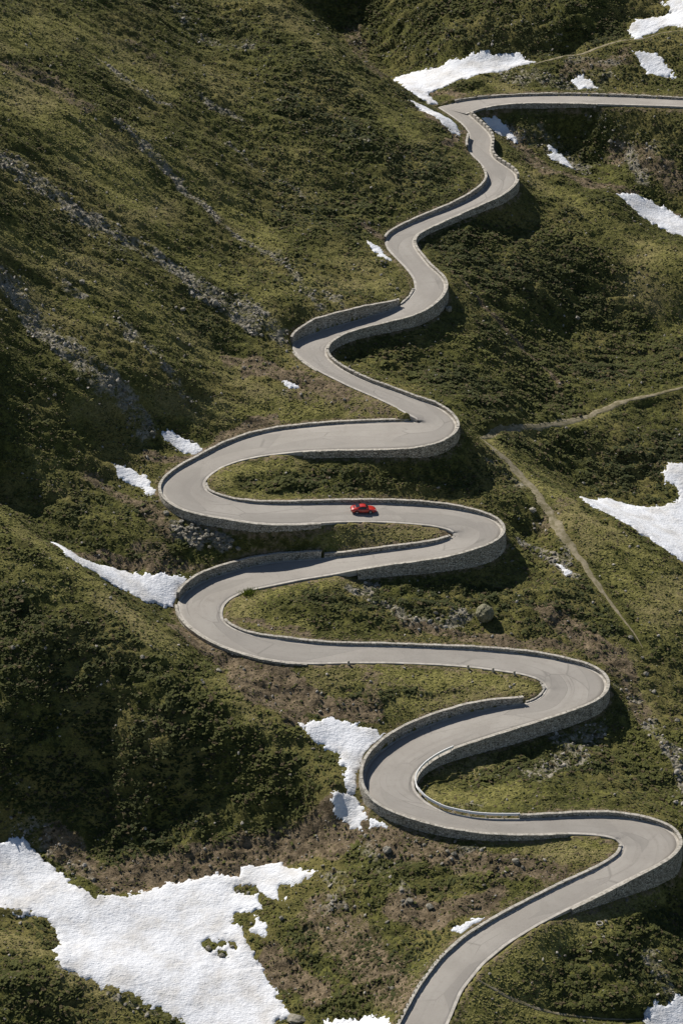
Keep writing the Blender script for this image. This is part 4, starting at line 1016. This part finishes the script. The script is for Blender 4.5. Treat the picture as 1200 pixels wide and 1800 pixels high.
stones = [lump('stone', M_SCREE, 200 + k, 2, .75, .35, .12, True) for k in range(6)]
scr = proto_collection('stone_sources', stones)
x, y = candidates(420000)
pat = smooth(-.25, .4, fbm(x, y, 3.4, 4, 150, .65))
dn = .75 * bil(ROCK, x, y) ** 1.3 * (.04 + .96 * pat) + .018 + .05 * bil(BROWN, x, y)
dn *= (bil(SNOWD, x, y) < .05) * (bil(PATHD, x, y) > .2) * (bil(RD, x, y) > 1.0)
okp = RNG.uniform(0, 1, len(x)) < dn
x, y = x[okp], y[okp]; n = len(x)
sz = .11 + .50 * RNG.uniform(0, 1, n) ** 4.5 * (1 + .5 * bil(ROCK, x, y))
col = mixc((.20, .18, .14), (.56, .51, .43), RNG.uniform(0, 1, n) ** 1.2)
scatter('scree', np.c_[x, y, bil(CZ, x, y) + sz * .12], RNG.uniform(-3, 3, (n, 3)) * [.25, .25, 1], np.c_[sz * RNG.uniform(.9, 1.5, n), sz, sz * RNG.uniform(.7, 1.1, n)], col, RNG.integers(0, 6, n), scr, ('grey scree stones strewn in streaks down the slopes', 'scree'))
print('scree', n)

# ------------------------------------------------------------------ boulders one can pick out
bmesh_src = [lump('boulder', M_BOULDER, 300 + k, 3, .85, .32, .10, True) for k in range(6)]
round_src = lump('boulder', M_MOSSY, 341, 4, .95, .14, .08)
def boulder(px, size, label, group=None, src=None, sink=.22, flat=1.0, cat='boulder'):
    p = hit([px], CZ)[0]
    o = bpy.data.objects.new('boulder', src or random.choice(bmesh_src)); COL.objects.link(o)
    o.location = (p[0], p[1], p[2] + size * (.42 - sink)); o.rotation_euler = (random.uniform(-.2, .2), random.uniform(-.2, .2), random.uniform(0, 6.28))
    o.scale = (size * random.uniform(1, 1.25), size, size * flat * random.uniform(.85, 1.05))
    tag(o, label, cat, group); return o
b = boulder((851, 1086), 2.9, 'big round mossy boulder standing alone below the car hairpin wall', src=round_src, sink=.12); b.scale = (2.9, 2.9, 3.1)
for px, sz, lab in [
  ((679,1496),1.9,'large boulder beside the dirt below the lower left hairpin wall'),
  ((798,1502),1.2,'right one of two pale boulders on the mound below the hairpin wall'),
  ((786,1498),1.0,'left one of two pale boulders on the mound below the hairpin wall'),
  ((757,1506),.8,'small pale boulder left of the pair on the mound'),
  ((905,1515),1.5,'pale boulder with a long shadow in the middle of the mound'),
  ((642,1470),.9,'grey boulder at the tip of the pointed snow patch'),
  ((745,1486),.8,'grey boulder close below the end of the lower left wall'),
  ((755,1595),1.6,'dark boulder in the gully left of the lowest road'),
  ((720,1585),1.3,'dark block deeper in the gully left of the lowest road'),
  ((608,1597),1.0,'boulder on the bank left of the gully by the snowfield'),
  ((495,1615),1.1,'boulder at the right rim of the biggest snowfield'),
  ((23,1140),1.2,'pale boulder on the foreground hill at the left edge'),
  ((251,1156),1.1,'grey boulder halfway along the foreground hill'),
  ((195,1052),.9,'pale stone on the crest of the foreground hill'),
  ((385,1180),1.2,'dark boulder where the foreground hill meets the brown strip'),
  ((1108,1122),1.5,'boulder at the lower end of the dirt path'),
  ((1135,1186),1.3,'boulder on the grass right of the lower dirt path end'),
  ((1148,1217),1.1,'lower boulder on the grass at the right edge'),
  ((1128,1157),.8,'small boulder just below the end of the dirt path'),
  ((1190,1268),1.3,'grey boulder near the right edge above the gravelly gully'),
  ((378,535),2.2,'huge boulder in the upper scree streak on the left slope'),
  ((322,545),1.4,'boulder just left of the huge one in the scree streak'),
  ((145,497),1.6,'boulder topping the lower scree field at the left'),
  ((460,590),1.1,'boulder near the lower end of the upper scree streak'),
  ((268,760),.9,'boulder at the upper tip of the snow patch on the left'),
  ((97,695),1.0,'pale boulder in the grass at the far left'),
  ((698,508),1.0,'pale boulder on the meadow inside the upper bend'),
  ((605,703),.9,'dark small boulder on the meadow inside the tight bend'),
  ((1014,560),1.3,'pale boulder on the dark shrub slope at the right'),
  ((1072,250),1.7,'boulder on the stony slope below the top road'),
  ((1025,850),.9,'stone above the tip of the right snowfield'),
  ((936,898),1.6,'dark rock beside the dirt path near the car hairpin'),
  ((293,903),1.4,'white block at the outer foot of the wide left hairpin'),
  ((900,965),.8,'rock lying in the shadow of the car hairpin wall'),
  ((788,545),1.9,'rock outcrop under the wall of the upper S-bend'),
  ((660,1240),.7,'small stone on the meadow above the snow hollow'),
  ((330,1135),.6,'stone beside the outer edge of the left hairpin'),
  ((690,1738),1.0,'grey boulder left of the lowest road wall'),
  ((140,1560),.7,'single stone at the upper rim of the biggest snowfield'),
  ((8,1592),.7,'stone lying on snow at the left edge'),
  ((367,1668),1.15,'left rock of the group poking through the snowfield'),
  ((391,1680),1.25,'middle rock of the group poking through the snowfield'),
  ((408,1665),.9,'right rock of the group poking through the snowfield'),
  ((418,1568),.9,'left dark rock at the upper right of the snowfield'),
  ((436,1570),.8,'right dark rock at the upper right of the snowfield'),
  ((1060,1648),.7,'stone beside the round stone ring'),
 ]: boulder(px, sz * .75, lab, sink=.3)
rr = random.Random(4)
for k in range(46):
    t = rr.random(); px = (318 + 88 * t + rr.gauss(0, 7), 922 + 38 * t + rr.gauss(0, 7))
    boulder(px, rr.uniform(.4, .9), 'pale rubble stone in the heap at the foot of the wide left hairpin wall', 'rubble heap stones', sink=.12)
boulder((520, 1796), 2.4, 'broad pale rock slab at the bottom edge beside the snowfield', flat=.6)

# marker stones on the lawn edge, stone ring, grass tuft
for px, lab in (((612,1163),'leftmost marker stone on the road edge above the lawn tongue'), ((821,1171),'second marker stone from the left on the lawn edge'), ((867,1177),'third marker stone from the left on the lawn edge'), ((905,1183),'rightmost marker stone on the lawn edge')):
    i = MAIN.index('L', px); p = MAIN.L[i] + np.r_[MAIN.NL[i] * .45, 0]
    bm = bmesh.new(); bmesh.ops.create_cone(bm, segments=8, radius1=.22, radius2=.17, depth=.8, cap_ends=True)
    for v in bm.verts: v.co.z += .3
    bmesh.ops.bevel(bm, geom=[e for e in bm.edges if min(v.co.z for v in e.verts) > .6], offset=.06, segments=2, affect='EDGES')
    me = bpy.data.meshes.new('marker_stone'); bm.to_mesh(me); bm.free(); me.materials.append(M_COPE)
    o = bpy.data.objects.new('marker_stone', me); COL.objects.link(o); o.location = p; tag(o, lab, 'marker stone', 'marker stones along the lawn')
p = hit([(1053, 1625)], CZ)[0]
ring = empty('stone_ring', p); tag(ring, 'small pale ring of stones on the shrub slope right of the lowest road', 'stone ring')
bm = bmesh.new(); bmesh.ops.create_cube(bm, size=1.0)
for v in bm.verts: v.co.x *= .18; v.co.y *= .27; v.co.z *= .26
bmesh.ops.bevel(bm, geom=list(bm.edges), offset=.04, segments=1, affect='EDGES')
rm = bpy.data.meshes.new('stone'); bm.to_mesh(rm); bm.free(); rm.materials.append(M_COPE)
for k in range(10):
    a = k / 10 * 2 * math.pi; o = bpy.data.objects.new('stone', rm); COL.objects.link(o); o.parent = ring
    o.location = (0.42 * math.cos(a), 0.42 * math.sin(a), .16); o.rotation_euler = (0, 0, a)
M_BLADE = mat_plain('fresh_grass_blades', (.16, .20, .035), (.30, .33, .07), 3)
p = hit([(438, 1043)], CZ)[0]
V = []; F = []; rr = random.Random(3)
for k in range(420):
    a = rr.uniform(0, 6.28); rad = abs(rr.gauss(0, .55)); bx, by = rad * math.cos(a) * 1.5, rad * math.sin(a)
    h_ = rr.uniform(.35, .85); lean = rr.uniform(.1, .35); la = a + rr.gauss(0, .6); c_, s_ = math.cos(la + 1.57) * .025, math.sin(la + 1.57) * .025
    b_ = len(V); zg = -.15
    V += [(bx - c_, by - s_, zg), (bx + c_, by + s_, zg), (bx + math.cos(la) * lean * .4 + c_ * .7, by + math.sin(la) * lean * .4 + s_ * .7, h_ * .6), (bx + math.cos(la) * lean, by + math.sin(la) * lean, h_)]
    F += [(b_, b_ + 1, b_ + 2), (b_, b_ + 2, b_ + 3)]
tuft = make_obj('grass_tuft', V, F, M_BLADE); tuft.location = p
tag(tuft, 'bright green tuft of tall grass at the inner edge of a left hairpin', 'grass tuft')

# ------------------------------------------------------------------ the red coupe
def build_car():
    M_RED = mat_simple('red_paint', (.56, .030, .016), .32, 0, .5, 1.0)
    M_GLASS = mat_simple('dark_glass', (.02, .024, .028), .06, 0, .6)
    M_TYRE = mat_simple('tyre_rubber', (.018, .018, .018), .8, 0, .2)
    M_RIM = mat_simple('alloy_rim', (.45, .45, .46), .3, .9)
    M_TRIM = mat_simple('black_trim', (.02, .02, .02), .5, 0, .3)
    M_LAMP = mat_simple('lamp_glass', (.75, .75, .72), .1, 0, .6)
    M_TAIL = mat_simple('tail_lamp', (.35, .015, .01), .2, 0, .5)
    i = MAIN.index('R', (637, 885)); cpos = MAIN.L[i] * .47 + MAIN.R[i] * .53
    k = i; t = MAIN.R[k - 3, :2] - MAIN.R[k + 3, :2]
    i0 = MAIN.index('L', (637, 917)); t2 = MAIN.L[i0 - 4, :2] - MAIN.L[i0 + 4, :2]
    d = t / np.hypot(*t) + t2 / np.hypot(*t2); rz = math.atan2(d[1], d[0])
    cpos = cpos + np.r_[d / np.hypot(*d) * .9, -.9 * .08]
    root = empty('car', (cpos[0], cpos[1], cpos[2] + .055), rz)
    root.rotation_euler = (0, math.atan(.08), rz)
    tag(root, 'small red sports coupe with sloping tail driving down the road', 'car')
    # body: cross sections along the car, x forward
    st = [  # x, half width, sill z, belt z (top edge of flank), crown z (centre line)
      (-2.12,.50,.42,.60,.63),(-2.06,.66,.32,.70,.74),(-1.90,.77,.26,.78,.84),(-1.60,.825,.22,.86,.95),(-1.25,.835,.21,.89,1.02),(-.90,.825,.20,.88,1.0),(-.50,.80,.20,.86,.92),
      (0,.79,.20,.85,.88),(.45,.79,.20,.84,.88),(.80,.80,.20,.82,.86),(1.10,.81,.20,.80,.82),(1.40,.80,.21,.78,.76),(1.70,.77,.24,.73,.68),(1.92,.70,.30,.64,.60),(2.06,.60,.36,.52,.52),(2.11,.48,.40,.46,.47)]
    V = []; F = []; prof = None
    for x, w, zs, zb, zc in st:
        half = [(0, zs), (.6 * w, zs), (.93 * w, zs + .05), (w, zs + .18), (w * 1.0, (zs + zb) / 2 + .04), (.965 * w, zb - .08), (.88 * w, zb), (.70 * w, zb + (zc - zb) * .45 + .012), (.35 * w, zc - .005), (0, zc)]
        ring = [(x, -a, b) for a, b in half] + [(x, a, b) for a, b in half[-2:0:-1]]
        V += ring; m = len(ring)
    for a in range(len(st) - 1):
        for b in range(m): F.append((a * m + b, a * m + (b + 1) % m, (a + 1) * m + (b + 1) % m, (a + 1) * m + b))
    F.append(tuple(range(m))[::-1]); F.append(tuple(range((len(st) - 1) * m, len(st) * m)))
    body = make_obj('body', V, [f[::-1] for f in F], M_RED, root, True)
    # cabin: roof skin with pillars, glass set into it
    def loft(name, secs, mat, par, smooth_shade=True):
        V = []; F = []; m = len(secs[0])
        for s in secs: V += s
        for a in range(len(secs) - 1):
            for b in range(m - 1): F.append((a * m + b, (a + 1) * m + b, (a + 1) * m + b + 1, a * m + b + 1))
        return make_obj(name, V, F, mat, par, smooth_shade)
    # centre line of the cabin, x / z / half width at the top / half width at the base
    cab = [(-1.55,.93,.42,.66),(-1.25,1.05,.46,.68),(-.95,1.16,.50,.69),(-.60,1.26,.53,.69),(-.20,1.305,.545,.70),(.10,1.29,.545,.70),(.32,1.23,.53,.70),(.60,1.03,.55,.70),(.82,.87,.58,.69)]
    secs = []
    for x, z, wt, wb in cab:
        zb = .85 if x < .5 else .82
        zb = min(zb, z - .02)
        secs.append([(x, -wb, zb - .04), (x, -wt - .03, z - .06), (x, -wt + .12, z - .008), (x, 0, z + .012), (x, wt - .12, z - .008), (x, wt + .03, z - .06), (x, wb, zb - .04)])
    loft('roof', secs, M_RED, root)
    def panel(name, pts, mat, par, n):
        o = make_obj(name, [tuple(Vector(p) + Vector(n) * .012) for p in pts] + [tuple(Vector(p) - Vector(n) * .02) for p in pts],
            [tuple(range(len(pts))), tuple(range(2 * len(pts) - 1, len(pts) - 1, -1))] + [(q, q + len(pts), (q + 1) % len(pts) + len(pts), (q + 1) % len(pts)) for q in range(len(pts))], mat, par)
        return o
    panel('windscreen', [(.80,-.52,.90),(.80,.52,.90),(.36,.46,1.225),(.36,-.46,1.225)], M_GLASS, root, (.6, 0, .8))
    panel('rear_window', [(-1.36,-.38,1.02),(-.70,-.43,1.245),(-.70,.43,1.245),(-1.36,.38,1.02)], M_GLASS, root, (-.32, 0, .95))
    for s in (-1, 1):
        pts = [(-.98,.685*s,.875),(.60,.70*s,.87),(.28,.585*s,1.17),(-.20,.59*s,1.225),(-.62,.575*s,1.18)]
        panel('side_window', pts if s < 0 else pts[::-1], M_GLASS, root, (0, s * .95, .3))
        dr = panel('door', [(-.42,.80*s,.34),(.62,.80*s,.34),(.66,.795*s,.80),(-.46,.80*s,.82)] if s < 0 else [(-.46,.80*s,.82),(.66,.795*s,.80),(.62,.80*s,.34),(-.42,.80*s,.34)], M_RED, root, (0, s, 0))
        panel('door_handle', [(-.34,.815*s,.72),(-.16,.815*s,.72),(-.16,.815*s,.75),(-.34,.815*s,.75)], M_RIM, dr, (0, s, 0))
    # wheels
    def lathe(name, prof, mat, par, loc):
        V = []; F = []; n = 20; m = len(prof)
        for k in range(n):
            a = 2 * math.pi * k / n
            V += [(r * math.cos(a), y, r * math.sin(a)) for r, y in prof]
        for k in range(n):
            for j in range(m - 1): F.append((k * m + j, k * m + j + 1, ((k + 1) % n) * m + j + 1, ((k + 1) % n) * m + j))
        o = make_obj(name, V, F, mat, par, False); o.location = loc; return o
    for x in (-1.18, 1.10):
        for s in (-1, 1):
            w = lathe('wheel', [(.20, -.10), (.29, -.11), (.315, -.08), (.315, .08), (.29, .11), (.20, .10), (.20, -.10)], M_TYRE, root, (x, .755 * s, .315))
            lathe('rim', [(.0, .075 * s), (.06, .10 * s), (.08, .07 * s), (.17, .06 * s), (.205, .102 * s), (.205, -.05 * s)], M_RIM, w, (0, 0, 0))
            # dark wheel arch
            V = []; F = []
            for k in range(13):
                a = math.pi * k / 12; V += [(.37 * math.cos(a), 0, .37 * math.sin(a)), (.30 * math.cos(a), 0, .30 * math.sin(a)), (.37 * math.cos(a), -.05 * s, .37 * math.sin(a)), (.30 * math.cos(a), -.05 * s, .30 * math.sin(a))]
            for k in range(12):
                q = 4 * k; F += [(q, q + 1, q + 5, q + 4), (q, q + 4, q + 6, q + 2)]
            ar = make_obj('wheel_arch', V, F, M_TRIM, root); ar.location = (x, .842 * s, .32)
    for s in (-1, 1):
        l = lathe('headlight', [(0, .05), (.06, .045), (.095, .01), (.11, -.06)], M_LAMP, root, (1.86, .56 * s, .665)); l.rotation_euler = (0, 0, -math.pi / 2)
        panel('tail_light', [(-2.085,.28*s,.58),(-2.085,.62*s,.56),(-2.075,.62*s,.66),(-2.085,.28*s,.67)], M_TAIL, root, (-1, 0, 0))
        mr = make_obj('side_mirror', box_verts((.48, .80 * s, .95), (1, 0, 0), (0, 1, 0), (0, 0, 1), .10, .14, .10, .01), BOXF, M_RED, root)
    for nm, x, w in (('front_bumper', 2.08, 1.30), ('rear_bumper', -2.09, 1.34)):
        make_obj(nm, box_verts((x, 0, .42), (1, 0, 0), (0, 1, 0), (0, 0, 1), .12, w, .13, .008), BOXF, M_TRIM if x < 0 else M_RED, root)
    make_obj('licence_plate', box_verts((-2.16, 0, .43), (1, 0, 0), (0, 1, 0), (0, 0, 1), .02, .42, .10), BOXF, M_LAMP, root)
    make_obj('engine_grille', box_verts((-1.62, 0, .945), (.96, 0, .26), (0, 1, 0), (-.26, 0, .96), .26, .62, .02), BOXF, M_TRIM, root)
build_car()
